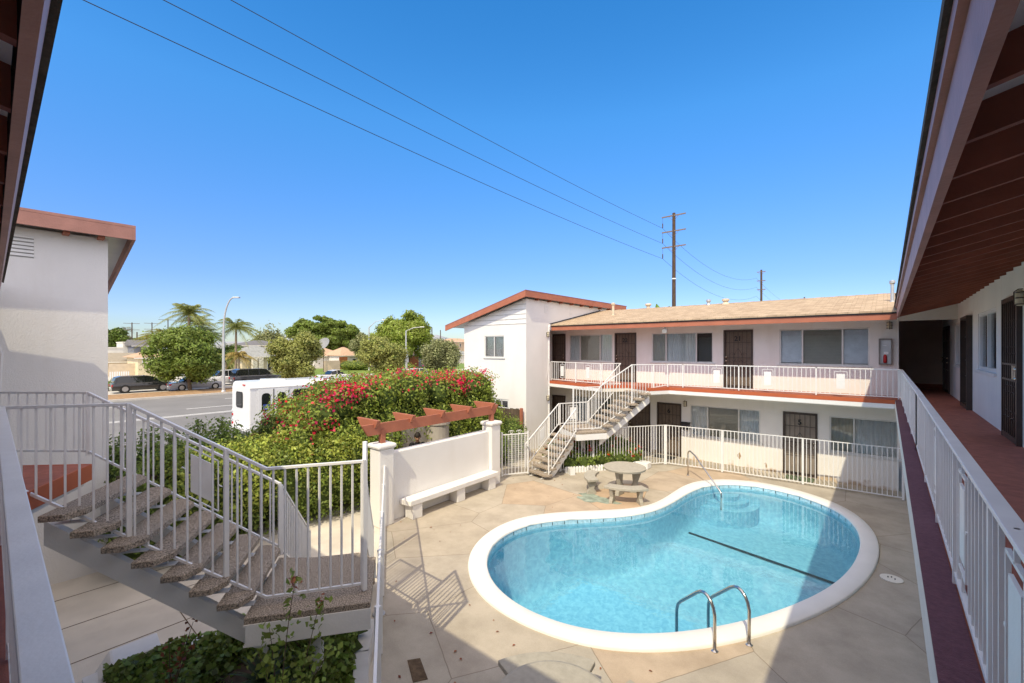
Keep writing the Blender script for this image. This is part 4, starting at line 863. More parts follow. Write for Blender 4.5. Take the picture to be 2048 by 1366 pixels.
for z in (-.35,-.62): 
    b=MB(); p=Vector((-1.86,6.62,z))+dvv*.78; q=Vector((-1.52,7.08,z))+dvv*.78; b.bar(p,q,.09,.03); b.build('rung',steel,ld)
hr=thing('pool_handrail','single bent steel handrail over the curved pool steps','handrail',(-5.1,15.2,0))
b=MB(); p0=Vector((-5.12,15.2,0)); p1=Vector((-3.75,14.0,-.2)); d=(p1-p0); d.z=0; L=d.length; d.normalize()
pts=[p0,p0+Vector((0,0,.68))]+[p0+d*(.14-.14*math.cos(t))+Vector((0,0,.72+.13*math.sin(t))) for t in [k*.3 for k in range(1,8)]]+[p0+d*.42+Vector((0,0,.78)),p0+d*(L-.03)+Vector((0,0,.02)),p0+d*L+Vector((0,0,-.05)),p0+d*L+Vector((0,0,-.5))]
b.tube(pts,.024,12); b.build('bar',steel,hr,smooth=True)
b=MB(); b.lathe((p0.x,p0.y,0),[(.05,0),(.05,.012),(.03,.03)],14); b.build('escutcheon',steel,hr)
# ================================================================== VEGETATION
def yx(px,X):
    u=(px-1024)/885; s,c=math.sin(YAW),math.cos(YAW); return (c+s*u)*X/(-s+c*u)
def zx(px,py,X):
    u=(px-1024)/885; s,c=math.sin(YAW),math.cos(YAW); return EYE+(697-py)/885*X/(-s+c*u)
def bumpy(P,amp,f=1.0):
    x,y,z=P[:,0]*f,P[:,1]*f,P[:,2]*f
    return amp*(np.sin(x*2.3+1.3*np.sin(y*1.7))+np.sin(y*2.9+1.1*np.sin(z*2.1))+np.sin(z*3.1+x*1.3))/3
def blobpts(blobs,n,jit=.06,zmin=None,amp=.12,thr=.72):
    B=np.array(blobs,float); a=(B[:,3]*B[:,4]+B[:,4]*B[:,5]+B[:,3]*B[:,5]); a/=a.sum(); k=RN.choice(len(B),int(n*1.8),p=a); d=RN.normal(0,1,(len(k),3)); d/=np.linalg.norm(d,axis=1)[:,None]
    C=B[k,:3]; Rr=B[k,3:6]; P=C+d*Rr; N=d/Rr; N/=np.linalg.norm(N,axis=1)[:,None]
    keep=np.ones(len(P),bool)
    for b in B:
        q=(((P-b[:3])/b[3:6])**2).sum(1); keep&=~(q<thr)
    if zmin is not None: keep&=P[:,2]>zmin
    P,N=P[keep][:n],N[keep][:n]
    P=P+N*(bumpy(P,amp,1.3)[:,None]+RN.normal(0,jit,(len(P),1))-np.abs(RN.normal(0,jit*2,(len(P),1))))
    return P,N
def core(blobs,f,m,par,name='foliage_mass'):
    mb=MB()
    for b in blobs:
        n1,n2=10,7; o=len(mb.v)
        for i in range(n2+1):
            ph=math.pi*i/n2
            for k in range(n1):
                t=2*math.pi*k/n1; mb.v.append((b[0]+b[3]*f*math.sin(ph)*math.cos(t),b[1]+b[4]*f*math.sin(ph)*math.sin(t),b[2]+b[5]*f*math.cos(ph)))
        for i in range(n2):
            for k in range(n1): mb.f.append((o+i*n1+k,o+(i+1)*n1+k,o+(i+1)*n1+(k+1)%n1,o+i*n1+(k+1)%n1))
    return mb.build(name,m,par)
LG=leafm('leaf_bright',(.28,.36,.07)); LM=leafm('leaf_mid',(.20,.28,.06)); LD=leafm('leaf_dark',(.13,.20,.04)); LO=leafm('leaf_olive',(.34,.36,.11),.3); LY=leafm('leaf_yellow',(.42,.48,.10)); LI=leafm('ivy_leaf',(.19,.28,.06),.5)
LP=leafm('palm_leaf',(.30,.33,.11),.4); LR=leafm('bract_magenta',(.80,.03,.10),.3); LRed=leafm('geranium_red',(.75,.05,.025),.3); corem=mat('foliage_shade_core',(.055,.085,.02),.95,.2,6); LGr=leafm('leaf_greygreen',(.30,.32,.15),.3); LT=leafm('rust_leaf',(.30,.09,.04),.3)  # corem: dark core fill, shade between the leaves put into its colour
# trimmed green hedge along the path
def jb(x,y,z,rx,ry,rz,j=.1): return (x+random.uniform(-j,j),y+random.uniform(-j,j),z+random.uniform(-j,j)*.5,rx*random.uniform(.9,1.1),ry*random.uniform(.9,1.1),rz*random.uniform(.93,1.07))
hb=[]
y=1.9
while y<7.6:
    for x in (-11.15,-12.2,-13.2): hb.append(jb(x,y,.95,.75,.6,1.15 if x>-12.5 else 1.45))
    y+=.5
t=thing('hedge','clipped green hedge along the path behind the near staircase','hedge',(-12,4.5,0))
core(hb,.74,corem,t); P,N=blobpts(hb,42000,.07,.05,.10); leaves('foliage',P,N,.085,LM,t)
hb2=[]
y=2.6
while y<7.4:
    hb2.append(jb(-10.95,y,1.25,.55,.45,.72)); hb2.append(jb(-11.6,y,1.4,.5,.45,.72)); y+=.42
t=thing('shrub','bright yellow-green shrub spilling over the front of the clipped hedge','shrub',(-11.2,5,0))
core(hb2,.7,corem,t); P,N=blobpts(hb2,22000,.08,.1,.14); leaves('foliage',P,N,.085,LY,t)
# bougainvillea
bb=[]
prof=[(4.95,2.0),(5.35,2.55),(5.8,3.0),(6.4,3.38),(7.1,3.42),(7.8,3.5),(8.5,3.55),(9.2,3.5),(9.9,3.42),(10.6,3.45),(11.3,3.5),(11.8,3.45),(12.2,3.2)]
for y,h in prof:
    for x in (-11.75,-12.5,-13.2):
        bb.append(jb(x,y,h-.62,.62,.55,.62,.12)); bb.append(jb(x,y,h*.5,.72,.6,h*.36))
for y in (5.2,5.9,6.6): bb.append(jb(-11.4,y,1.6,.55,.5,.8))
for y in (9.6,10.4,11.3,12.1): bb.append(jb(-11.45,y,1.3,.6,.5,1.2))
bg_=thing('bougainvillea','tall bougainvillea mass with magenta flowers behind the pergola wall','bougainvillea',(-12.3,9,0))
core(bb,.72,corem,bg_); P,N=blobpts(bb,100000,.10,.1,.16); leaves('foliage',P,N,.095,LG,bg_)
# wispy shoots
SP=[];SN=[]
for k in range(60):
    y=random.uniform(5.2,12.9); h=np.interp(y,[p[0] for p in prof],[p[1] for p in prof]); q=Vector((random.uniform(-12.9,-11.4),y,h-.1)); dv_=Vector((random.uniform(-.5,.9),random.uniform(-.6,.6),random.uniform(.2,1))).normalized()
    for j in range(16): p=q+dv_*j*.035+Vector((0,0,-.0016*j*j)); SP.append((p.x+random.gauss(0,.03),p.y+random.gauss(0,.03),p.z+random.gauss(0,.03))); SN.append((dv_.x,dv_.y,dv_.z))
leaves('shoots',SP,SN,.075,LG,bg_)
FP=[];FN=[]
fc=[(-11.6,6.0,2.85,.35),(-11.6,6.35,3.05,.4),(-11.5,6.8,3.15,.35),(-11.6,7.3,3.35,.25),(-11.7,8.2,3.5,.3),(-11.7,8.9,3.5,.25),(-11.6,9.6,3.35,.3),(-11.4,10.5,3.15,.42),(-11.3,10.9,3.05,.4),(-11.5,10.2,3.35,.3),(-11.4,11.6,3.3,.2),(-11.5,11.9,3.35,.25),(-11.3,5.35,2.25,.2),(-11.0,5.75,2.3,.22),(-11.0,5.0,1.7,.18),(-10.95,4.75,1.55,.14),(-11.0,6.4,2.5,.12),(-12.2,10.4,3.85,.2),(-11.8,7.7,3.55,.2),(-11.05,5.4,1.2,.12),(-11.5,12.2,3.0,.12)]
Pn,Nn=blobpts(bb,110000,.05,.3,.16)
for cx_,cy_,cz_,r in fc:
    d_=np.sqrt(((Pn[:,0]-cx_)/1.6)**2+(Pn[:,1]-cy_)**2+(Pn[:,2]-cz_)**2); m_i=np.where(d_+RN.uniform(0,.25,len(d_))<r*1.15)[0]; m_i=m_i[RN.rand(len(m_i))<.5][:600]
    FP+=list(Pn[m_i]+Nn[m_i]*.06); FN+=list(Nn[m_i])
top=np.where((Pn[:,2]>np.interp(Pn[:,1],[p[0] for p in prof],[p[1] for p in prof])-.55)&(RN.rand(len(Pn))<.06))[0]; FP+=list(Pn[top]+Nn[top]*.05); FN+=list(Nn[top])
leaves('blossoms',FP,FN,.085,LR,bg_,asp=.8)
# shrub between pillar and block
sb_=[jb(-11.7,12.4,.9,.8,.6,.9),jb(-11.2,13.2,.8,.8,.6,.85),jb(-12.3,13.2,1.0,.8,.6,.95),jb(-10.8,12.3,.6,.5,.5,.7),jb(-10.75,11.4,.5,.5,.5,.7)]
t=thing('shrub','loose shrub behind the pool gate in front of the dark plank fence','shrub',(-11.5,12.8,0)); core(sb_,.8,corem,t); P,N=blobpts(sb_,9000,.09,.05,.12); leaves('foliage',P,N,.08,LM,t); i=RN.choice(len(P),220); leaves('blossoms',P[i],N[i],.06,LT,t)
# geranium bed
gb=[]
for k in range(22):
    f=k/21; p=Vector((-8.35,12.95)).lerp(Vector((-6.85,15.2)),f)
    gb.append(jb(p.x-.25,p.y+.15,.3,.35,.3,.32+.12*random.random())); gb.append(jb(p.x-.7,p.y+.45,.42,.4,.35,.45)); gb.append(jb(p.x-1.1,p.y+.7,.45,.4,.35,.45))
t=thing('geranium_bed','red geraniums in a bed under the far staircase','flower bed',(-7.8,14.4,0)); core(gb,.8,corem,t); P,N=blobpts(gb,9000,.06,.03,.08); leaves('foliage',P,N,.085,LM,t,asp=.9)
i=np.where(P[:,2]>.35)[0]; cl=RN.choice(i,60); FP=[];FN=[]
for c_ in cl:
    for j in range(14): FP.append(P[c_]+RN.normal(0,.035,3)+[0,0,.08]); FN.append((0,0,1))
leaves('blossoms',FP,FN,.06,LRed,t,asp=.9)
eb=thing('bed_edging','white scalloped edging blocks along the geranium bed','edging',(-7.6,14,0))
p0=Vector((-8.45,12.75,0)); p1=Vector((-6.9,14.95,0)); n_=26
for i in range(n_):
    q=p0.lerp(p1,(i+.5)/n_); b=MB(); b.lathe((q.x,q.y,0),[(.05,0),(.05,.15),(.035,.2),(.01,.21)],10); b.build('edging_block',white,eb)
b=MB(); b.prism([(-8.5,12.9),(-8.15,12.65),(-8.05,12.8),(-8.4,13.05)],0,.2); tag(b.build('planter_kerb',white),'white painted block at the foot of the far staircase','block')
b=MB(); b.box(-7.0,-6.45,15.0,15.35,0,.22); tag(b.build('planter_box',white,bevel=.02),'white block at the right end of the geranium bed','block')
# ivy planter near
ipoly=[(-7.45,.9),(-7.2,1.6),(-6.9,2.4),(-6.6,3.1),(-5.9,3.55),(-5.35,3.1),(-4.4,2.5),(-3.6,1.95),(-4.2,.9)]
pl=thing('planter','white kerbed planter bed below the near staircase','planter',(-6,2,0))
b=MB()
for p,q in zip(ipoly[:-1],ipoly[1:]): off(p,q,-.18,0,-.01,.28,b)
off(ipoly[-1],ipoly[0],-.18,0,-.01,.28,b); b.build('kerb',whitew,pl); MB().prism(ipoly,-.01,.2).build('soil',soilm,pl)
b=MB(); b.extr([(-7.62,.72,0),(-7.2,.6,0),(-7.2,.95,.42),(-7.6,.98,.42)],(0,.5,0)) ; b.build('kerb',whitew,pl,bevel=.03)
pts=[];nv=[]
def inpoly(x,y,L):
    c=False; j=len(L)-1
    for i in range(len(L)):
        xi,yi=L[i]; xj,yj=L[j]
        if (yi>y)!=(yj>y) and x<(xj-xi)*(y-yi)/(yj-yi)+xi: c=not c
        j=i
    return c
hz=lambda x,y: .34+.10*math.sin(x*2.7+y)+.09*math.sin(y*3.3-x*1.7)+.05*math.sin(x*7+y*5)
while len(pts)<15000:
    x=random.uniform(-7.6,-3.5); y=random.uniform(.8,3.7)
    if inpoly(x,y,ipoly): pts.append((x,y,hz(x,y)+random.uniform(-.12,.06))); nv.append((random.gauss(.25,.2),random.gauss(0,.2),1))
o=leaves('ivy',pts,nv,.075,LI,asp=.95); tag(o,kind='stuff'); o['label']='dark green ivy filling the planter below the near staircase'
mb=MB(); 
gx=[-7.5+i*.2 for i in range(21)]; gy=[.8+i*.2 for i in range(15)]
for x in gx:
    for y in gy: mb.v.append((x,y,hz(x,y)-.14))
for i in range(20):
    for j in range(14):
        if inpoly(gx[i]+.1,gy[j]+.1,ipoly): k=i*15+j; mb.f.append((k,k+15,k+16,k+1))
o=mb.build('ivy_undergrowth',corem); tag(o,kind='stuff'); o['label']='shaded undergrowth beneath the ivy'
# rose stems
def sprig(name,label,base,tips,lm,nleaf=5,ls=.06,r=.008):
    t=thing(name,label,'plant',base); b=MB(); P_=[];N_=[]
    for tip in tips:
        p0=Vector(base); p1=Vector(tip); mid=(p0+p1)/2+Vector((random.uniform(-.08,.08),random.uniform(-.08,.08),.1)); pts=[p0*(1-f)**2+mid*2*f*(1-f)+p1*f*f for f in [k/8 for k in range(9)]]; b.tube(pts,[r*(1-.7*k/8) for k in range(9)],5)
        for k,p in enumerate(pts[2:]):
            for j in range(nleaf): d_=Vector((random.gauss(0,1),random.gauss(0,1),random.gauss(.2,.6))).normalized()*random.uniform(.03,.13); P_.append(p+d_); N_.append(d_)
    b.build('stem',bark,t); leaves('foliage',P_,N_,ls,lm,t,asp=.7); return t
t=sprig('rose_bush','tall rose stems with reddish leaf tips in front of the near landing',(-4.6,1.85,.3),[(-4.49,1.96,1.95),(-4.7,1.8,1.5),(-4.28,2.1,1.75),(-4.85,1.75,1.2),(-4.3,1.85,1.15),(-4.1,2.15,1.4),(-4.5,1.7,.95)],LM,9,.07)
P_=[(-4.49+random.gauss(0,.03),1.96+random.gauss(0,.03),1.97+random.gauss(0,.03)) for k in range(14)]+[(-4.28+random.gauss(0,.04),2.1+random.gauss(0,.04),1.77+random.gauss(0,.04)) for k in range(10)]; leaves('blossoms',P_,[(0,0,1)]*len(P_),.05,LT,t)
sprig('rose_bush','small reddish twig rising beside the left part of the ivy',(-6.3,1.35,.3),[(-6.45,1.6,.95),(-6.2,1.5,.8),(-6.6,1.4,.75)],LT,3,.055)
sprig('rose_bush','trailing rose canes by the white landing column',(-5.3,2.55,.2),[(-4.9,2.3,1.05),(-5.0,2.6,.9),(-4.8,2.5,.6),(-5.2,2.2,1.0)],LM,6,.07)
def aloe(label,x,y,z,n,L,name='agave'):
    t=thing(name,label,'plant',(x,y,z)); b=MB()
    for k in range(n):
        a=k*2.4; el=.5+.7*(k/n); p=Vector((x,y,z)); prev=None; w0=.04
        for j in range(6):
            f=j/5; q=Vector((x+math.cos(a)*L*f*math.cos(el),y+math.sin(a)*L*f*math.cos(el),z+L*(f*math.sin(el)-.25*f*f))); s_=Vector((-math.sin(a),math.cos(a),0))*w0*(1-f)*(1 if j else .8)
            b.v+=[tuple(q-s_),tuple(q+s_)]
            if j: o=len(b.v)-4; b.f.append((o,o+1,o+3,o+2))
    b.build('foliage',leafm('agave_leaf',(.16,.22,.13),.2),t)
aloe('pale green agave rosette left of the white landing column',-5.55,2.05,.4,26,.5); aloe('grey-green agave rosette right of the white landing column',-5.75,3.15,.4,22,.45)
# plank fences
def plank(label,p,q,h,m=wood,post=None):
    t=thing('plank_fence',label,'fence',(p[0],p[1],0)); p=Vector((p[0],p[1],0)); q=Vector((q[0],q[1],0)); L=(q-p).length; n=int(L/.15); b=MB()
    for i in range(n):
        a=p.lerp(q,i/n); c_=p.lerp(q,(i+.94)/n); hh=h+random.uniform(-.03,.03); b.bar((a+c_)/2+Vector((0,0,hh/2)),(a+c_)/2+Vector((0,0,hh)),.14,.02) if 0 else b.hexa([a,c_,c_+Vector((.02,.02,0)),a+Vector((.02,.02,0)),a+Vector((0,0,hh)),c_+Vector((0,0,hh)),c_+Vector((.02,.02,hh)),a+Vector((.02,.02,hh))])
    b.build('boards',m,t)
    b=MB(); b.bar(p+Vector((0,0,0)),p+Vector((0,0,h+.06)),.1); b.build('post',post or m,t)
plank('dark plank fence between the street side block and the loose shrub',(-11.55,14.22),(-15.5,14.05),1.75,wood,trim)
plank('dark plank fence behind the near stair treads at the hedge end',(-11.3,1.62),(-11.0,3.3),1.75)
lt=[];ln_=[]
for (cx_,cy_,r,n_) in ((-8.6,6.4,.8,14),(-9.0,10.9,.7,12),(-6.5,11.0,1.2,12),(-3.4,4.6,1.2,16),(-5.0,4.0,1.2,12),(-8.2,12.2,.8,14),(-1.0,5.0,1.5,10)):
    for k in range(n_): lt.append((cx_+random.gauss(0,r),cy_+random.gauss(0,r*.6),.012)); ln_.append((0,0,3))
lt=[q for q in lt if not inside(Vector(q[:2]))]; ln_=ln_[:len(lt)]
o=leaves('leaf_litter',lt,ln_,.05,LT,asp=.6); tag(o,kind='stuff'); o['label']='dry fallen leaves scattered on the patio'
# trees
def tree(label,px,py_base,dep,crown,m,nl=7000,ls=.35,K=26,name='tree',tr=.16,trunkh=None,seed=0,jit=.12,amp=.4,group=None,rough=.36):
    """crown: (px0,px1,py_top,py_bot)"""
    random.seed(seed+int(px)); b0=at(px,697,dep); x,y=b0.x,b0.y; s=dep/885; cxp=(crown[0]+crown[1])/2; cc=at(cxp,(crown[2]+crown[3])/2,dep); R=(crown[1]-crown[0])/2*s; H=(crown[3]-crown[2])/2*s
    t=thing(name,label,'tree',(x,y,0),group=group); bl=[(cc.x,cc.y,cc.z,R*.6,R*.6,H*.62)]
    for k in range(K):
        a=random.uniform(0,2*math.pi); ph=math.acos(random.uniform(-.9,1)); rr=rough*random.uniform(.5,1.25); f=1-rr*random.uniform(.55,.9)
        bl.append((cc.x+R*f*math.sin(ph)*math.cos(a),cc.y+R*f*math.sin(ph)*math.sin(a),cc.z+H*f*math.cos(ph),R*rr,R*rr,min(R,H)*rr*.9))
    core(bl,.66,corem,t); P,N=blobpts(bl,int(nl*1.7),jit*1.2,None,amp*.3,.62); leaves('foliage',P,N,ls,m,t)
    b=MB(); tp=Vector((cc.x,cc.y,cc.z)); p0=Vector((x,y,0)); b.tube([p0,p0.lerp(tp,.45)+Vector((.05,.05,0)),tp],[tr*1.2,tr,tr*.5],9)
    for k in range(6): 
        q=p0.lerp(tp,.5+.06*k); a=k*1.1; b.tube([q,q+Vector((math.cos(a)*R*.6,math.sin(a)*R*.6,H*.5))],[tr*.5,tr*.15],6)
    b.build('trunk',bark,t); return t
tree('round bright green tree in the median left of the street lamp',380,782,44.5,(306,436,652,768),LM,15000,.26,34,seed=1,jit=.18,rough=.33)
tree('olive green conical tree in the median behind the bus roof',590,772,50,(545,642,662,764),LO,13000,.26,30,seed=2,jit=.18)
tree('olive tree behind the middle of the bougainvillea in front of the big round tree',762,760,60,(712,808,672,752),LO,10000,.3,30,seed=3,jit=.22)
tree('dusty grey-green tree directly left of the street side block',880,760,62,(848,916,672,752),LGr,9000,.3,26,seed=4,jit=.22)
tree('big round bright green tree on thick dark trunk beyond the olive trees',800,735,92,(742,864,620,726),LG,20000,.5,44,seed=5,jit=.2,rough=.24,tr=.5)
tree('large dark green tree rising behind the tan roofed houses, left half',632,735,120,(582,686,632,702),LM,14000,.6,36,seed=6,rough=.26,tr=.5)
tree('large dark green tree rising behind the tan roofed houses, right half',682,735,122,(640,724,643,704),LM,12000,.6,36,seed=7,rough=.26,tr=.5)
tree('dark tree against the left block edge far down the street',228,740,140,(196,262,656,715),LD,6000,.8,20,seed=8,tr=.3)
tree('dark low tree behind the utility poles',272,740,170,(240,310,676,706),LD,5000,.8,20,seed=9,tr=.3)
tree('sparse pine in the distance over the grey roofs',538,720,150,(505,566,662,700),LGr,2200,.9,16,seed=10,tr=.2,jit=.8)
tree('small grey-green tree beside the second street lamp',722,740,95,(700,745,665,725),LGr,4000,.4,20,seed=11,tr=.15)
tree('dark shrubby tree in the shade behind the palms',452,755,78,(415,500,690,757),LD,6000,.4,22,seed=12,tr=.15)
tree('dark leafy thicket between the palm trunks and the porch',478,752,74,(440,496,700,752),LM,4000,.35,22,seed=13,tr=.12)
def palm(label,px,py_top,dep,L,nf,lean=0,m=LP,fan=False,trunk=True,tr=.16,droop=1.0,z0=0):
    c_=at(px,py_top,dep); b0=at(px-lean,697,dep); t=thing('palm_tree',label,'palm tree',(b0.x,b0.y,z0)); b=MB()
    b.tube([(b0.x,b0.y,z0),((b0.x+c_.x)/2,(b0.y+c_.y)/2,(c_.z+z0)/2),(c_.x,c_.y,c_.z)],[tr*1.2,tr,tr*.85],10); b.build('trunk',palmbark,t)
    f_=MB()
    for k in range(nf):
        a=k*2.399+random.uniform(-.2,.2); el=(random.uniform(.25,1.5) if k%4 else random.uniform(-.4,.3)) if not fan else random.uniform(-1.1,1.4); LL=L*random.uniform(.8,1.1); pts=[]
        for j in range(11):
            f=j/10; r=LL*f; pts.append(c_+Vector((math.cos(a)*r*math.cos(el*.8),math.sin(a)*r*math.cos(el*.8),r*math.sin(el)-droop*.62*LL*f*f)))
        if not fan:
            f_.tube(pts,[.035*(1-.08*j) for j in range(11)],4)
            for j in range(1,11):
                for h in (0,.25,.5,.75):
                    p=pts[j-1].lerp(pts[j],h); d_=(pts[j]-pts[j-1]).normalized(); s_=d_.cross(Vector((0,0,1))).normalized()
                    for sg in (-1,1):
                        ll=LL*.24*math.sin(math.pi*min(1,.12+(j+h)/12)); q=p+(s_*sg*.65+d_*.55+Vector((0,0,-.35*droop+random.uniform(-.25,.2)))).normalized()*ll; wv_=d_*.035
                        o=len(f_.v); f_.v+=[tuple(p-wv_),tuple(p+wv_),tuple(q+Vector((0,0,-.05)))]; f_.f.append((o,o+1,o+2))
        else:
            tip=pts[6]; f_.tube(pts[:7],.03,4)
            for g in range(11):
                an=-1.2+g*.24; d_=(pts[6]-pts[4]).normalized(); s_=d_.cross(Vector((0,0,1))).normalized(); q=tip+(d_*math.cos(an)+s_*math.sin(an))*LL*.45; o=len(f_.v); f_.v+=[tuple(tip-s_*.05),tuple(tip+s_*.05),tuple(q)]; f_.f.append((o,o+1,o+2))
    f_.build('crown',m,t)
palm('tall queen palm with drooping crown behind the round median tree',378,628,72,4.6,44,m=LP,tr=.22,droop=1.1)
palm('second queen palm just right of the tallest palm',398,648,76,4.0,26,m=LP,tr=.16)
palm('low bushy palm left of the tall queen palm',322,676,68,4.0,36,m=leafm('palm_yellow',(.24,.24,.05),.35),tr=.2)
palm('low dense palm right of the tall queen palm',408,672,70,4.0,34,m=leafm('palm_dark',(.08,.11,.035),.35),tr=.2)
palm('slender palm with yellow fronds right of the first street lamp',472,655,62,3.8,28,m=leafm('palm_gold',(.22,.25,.07),.4),tr=.16,droop=1.1)
palm('short palm with orange dead fronds below the slender palm',478,712,60,2.6,24,m=leafm('palm_orange',(.36,.27,.09),.5),tr=.12,droop=1.5)
palm('short green palm standing left of the lamp post base',452,715,63,2.6,22,m=LP,tr=.12,droop=1.4)
palm('distant fan palm beside the far utility pole',253,662,150,2.9,44,m=leafm('palm_brown',(.17,.15,.07),.4),fan=True,tr=.25)
# banana leaves behind roof
t=thing('banana_plant','banana plant leaves rising behind the far roof ridge','plant',(-9.5,26,4)); b=MB()
for k,(dx,dz,le,tilt) in enumerate(((-.9,.5,1.2,-.6),(-.5,.7,1.2,-.25),(-.1,.5,1.1,.15),(.3,.5,1.2,.5),(.8,.1,1.1,.95),(-1.9,.0,.8,-.4),(-2.2,.2,.8,.2))):
    a0=Vector((-9.9+dx*.4,26,5.4+dz*.6)); d_=Vector((math.sin(tilt),.1*math.cos(k),math.cos(tilt)))
    for j in range(6):
        f=j/5; w_=.22*math.sin(math.pi*(.12+.85*f)); q=a0+Vector((dx*.5,0,0))+d_*le*f; s_=Vector((math.cos(tilt),.5,-math.sin(tilt)))*w_; b.v+=[tuple(q-s_),tuple(q+Vector((0,-.06,0))),tuple(q+s_)]
        if j: o=len(b.v)-6; b.f+= [(o,o+1,o+4,o+3),(o+1,o+2,o+5,o+4)]
b.build('foliage',leafm('banana_leaf',(.15,.26,.05),.4),t)
# median shrubs
def shrub(label,px,py,dep,w_,h_,m=LGr,n=1500,group=None):
    p=at(px,697,dep); bl=[jb(p.x+random.uniform(-.3,.3)*w_,p.y+random.uniform(-.4,.4)*w_,h_*.5,w_*.4,w_*.4,h_*.5) for k in range(6)]; t=thing('shrub',label,'shrub',(p.x,p.y,0),group=group); core(bl,.8,corem,t); P,N=blobpts(bl,n,.08,.02,.12); leaves('foliage',P,N,.16,m,t)
shrub('low dark shrub in the median at the edge of the left block',236,790,46,2.6,1.0,LM)
shrub('low shrub in the median before the black parked car, left one',262,783,46,2.0,1.3)
shrub('low shrub in the median before the black parked car, right one',314,783,48,2.0,1.2)
shrub('small shrub beside the stone porch pillars',520,745,75,1.6,1.3,LM)
shrub('yellow-green rounded hedge in front of the off white house',702,742,85,5.0,2.0,LY,2500)
shrub('small yellow hedge under the big round tree',795,742,85,5.0,1.6,LY,2000)
# ================================================================== STREET OBJECTS
def lamp(label,px,py,dep,ptop,arm_px,arm_py,curved):
    b0=at(px,697,dep); s=dep/885; ht=EYE+(697-ptop)*s; t=thing('street_lamp',label,'street lamp',(b0.x,b0.y,0)); e_=at(arm_px,arm_py,dep); top=Vector((b0.x,b0.y,ht))
    b=MB()
    if curved: pts=[(b0.x,b0.y,0),(b0.x,b0.y,ht-1.8)]+[tuple(top.lerp(e_,1-math.cos(k*math.pi/16))*1+Vector((0,0,0)))[:2]+(ht-1.8+(e_.z-ht+1.8)*math.sin(k*math.pi/16),) for k in range(1,9)]; rr=[.15,.11]+[.09-.005*k for k in range(8)]
    else: pts=[(b0.x,b0.y,0),tuple(top),tuple(top.lerp(e_,.5)+Vector((0,0,(e_.z-ht)*.3))),tuple(e_)]; rr=[.14,.10,.06,.05]
    b.tube(pts,rr,10); b.build('pole',galv,t,smooth=False)
    d_=(e_-top); d_.z=0; d_.normalize(); b=MB(); b.bar(e_-d_*.1,e_+d_*.55,.3,.12); b.build('lamp_head',galv,t,bevel=.03)
    b=MB(); b.lathe((b0.x,b0.y,0),[(.22,0),(.22,.1),(.15,.25)],12); b.build('base',galv,t)
lamp('thick grey curved street lamp in the median above the parked cars',447,785,43,625,468,595,True)
lamp('thin street lamp with arm at left of the big round tree',738,740,85,655,765,640,False)
lamp('thin street lamp with arm in front of the big round tree',812,738,72,662,842,654,False)
def upole(label,x,y,h,r,arms,base=0,ins=True,band=True,name='utility_pole',al=2.7,yd=False):
    t=thing(name,label,'utility pole',(x,y,base)); b=MB(); b.tube([(x,y,base),(x,y,h)],[r*1.25,r*.85],10); b.build('pole',polem,t)
    for z in arms:
        b=MB(); b.bar((x-al/2*(not yd),y-.1-al/2*yd,z),(x+al/2*(not yd),y-.1+al/2*yd,z),.11,.13); b.bar((x-.6,y-.12,z-.04),(x,y-.12,z-.65),.035); b.bar((x+.6,y-.12,z-.04),(x,y-.12,z-.65),.035); b.build('crossarm',mat('arm_wood',(.20,.16,.14),.9),t)
        if ins: b=MB(); b.tube([(x-al/2+.1,y-.1,z-.05),(x-al/2+.1,y-.1,z-.7)],.015,5); b.tube([(x-al/2+.1,y-.1,z-.7),(x-al/2+.1,y-.1,z-1.2)],.06,8); b.build('insulator',polem,t)
    if band: b=MB(); b.lathe((x,y,h-7.5),[(r*1.12,0),(r*1.12,.12)],12); b.build('band',whitep,t)
P1=(-18.4,50); P2=(-18.45,95.8)
upole('tall dark utility pole with three crossarms rising behind the tan roof',P1[0],P1[1],19.6,.20,(19.3,17.55,15.8))
upole('second utility pole further right behind the tan roof ridge',P2[0],P2[1],19.4,.20,(19.0,17.3,15.6),band=True,al=1.5,ins=False)
for i,z in enumerate((18.1,16.35,14.6)):
    pts=[]
    for a_,b_,sag in (((-19.7,-38,z+(2.0,2.8,3.6)[i]),(-19.7,50,z),1.1),((-19.7,50,z),(-19.3,95.8,z-.2),2.3),((-19.3,95.8,z-.2),(-19.3,170,z-.6),2.2)):
        for k in range(26):
            f=k/26; pts.append((a_[0]+(b_[0]-a_[0])*f,a_[1]+(b_[1]-a_[1])*f,a_[2]+(b_[2]-a_[2])*f-sag*4*f*(1-f)+(.0)))
    b=MB(); b.tube(pts,.016,5); tag(b.build('overhead_wire',blackm),['topmost of the three overhead wires','middle one of the three overhead wires','lowest of the three overhead wires'][i],'wire')
def fpole(label,px,pt,dep,arms,al=3):
    p=at(px,pt,dep); upole(label,p.x,p.y,p.z,.16,[p.z-.3-k*2.0 for k in range(arms)],ins=False,band=False,al=al,yd=True)
fpole('far grey utility pole right of the fan palm',264,645,140,2,4); fpole('dark short utility pole near the white tower',274,664,120,0); fpole('far utility pole rising from the bushy palms, left one',304,645,150,2,4); fpole('far utility pole rising from the bushy palms, right one',336,638,150,1,5)
fpole('thin far pole right of the big round tree',864,655,150,0); fpole('thin far pole just left of the block eave',881,660,150,0)
fpole('tiny crossarm pole just above the right part of the tan roof ridge',1609,594,120,1,3)
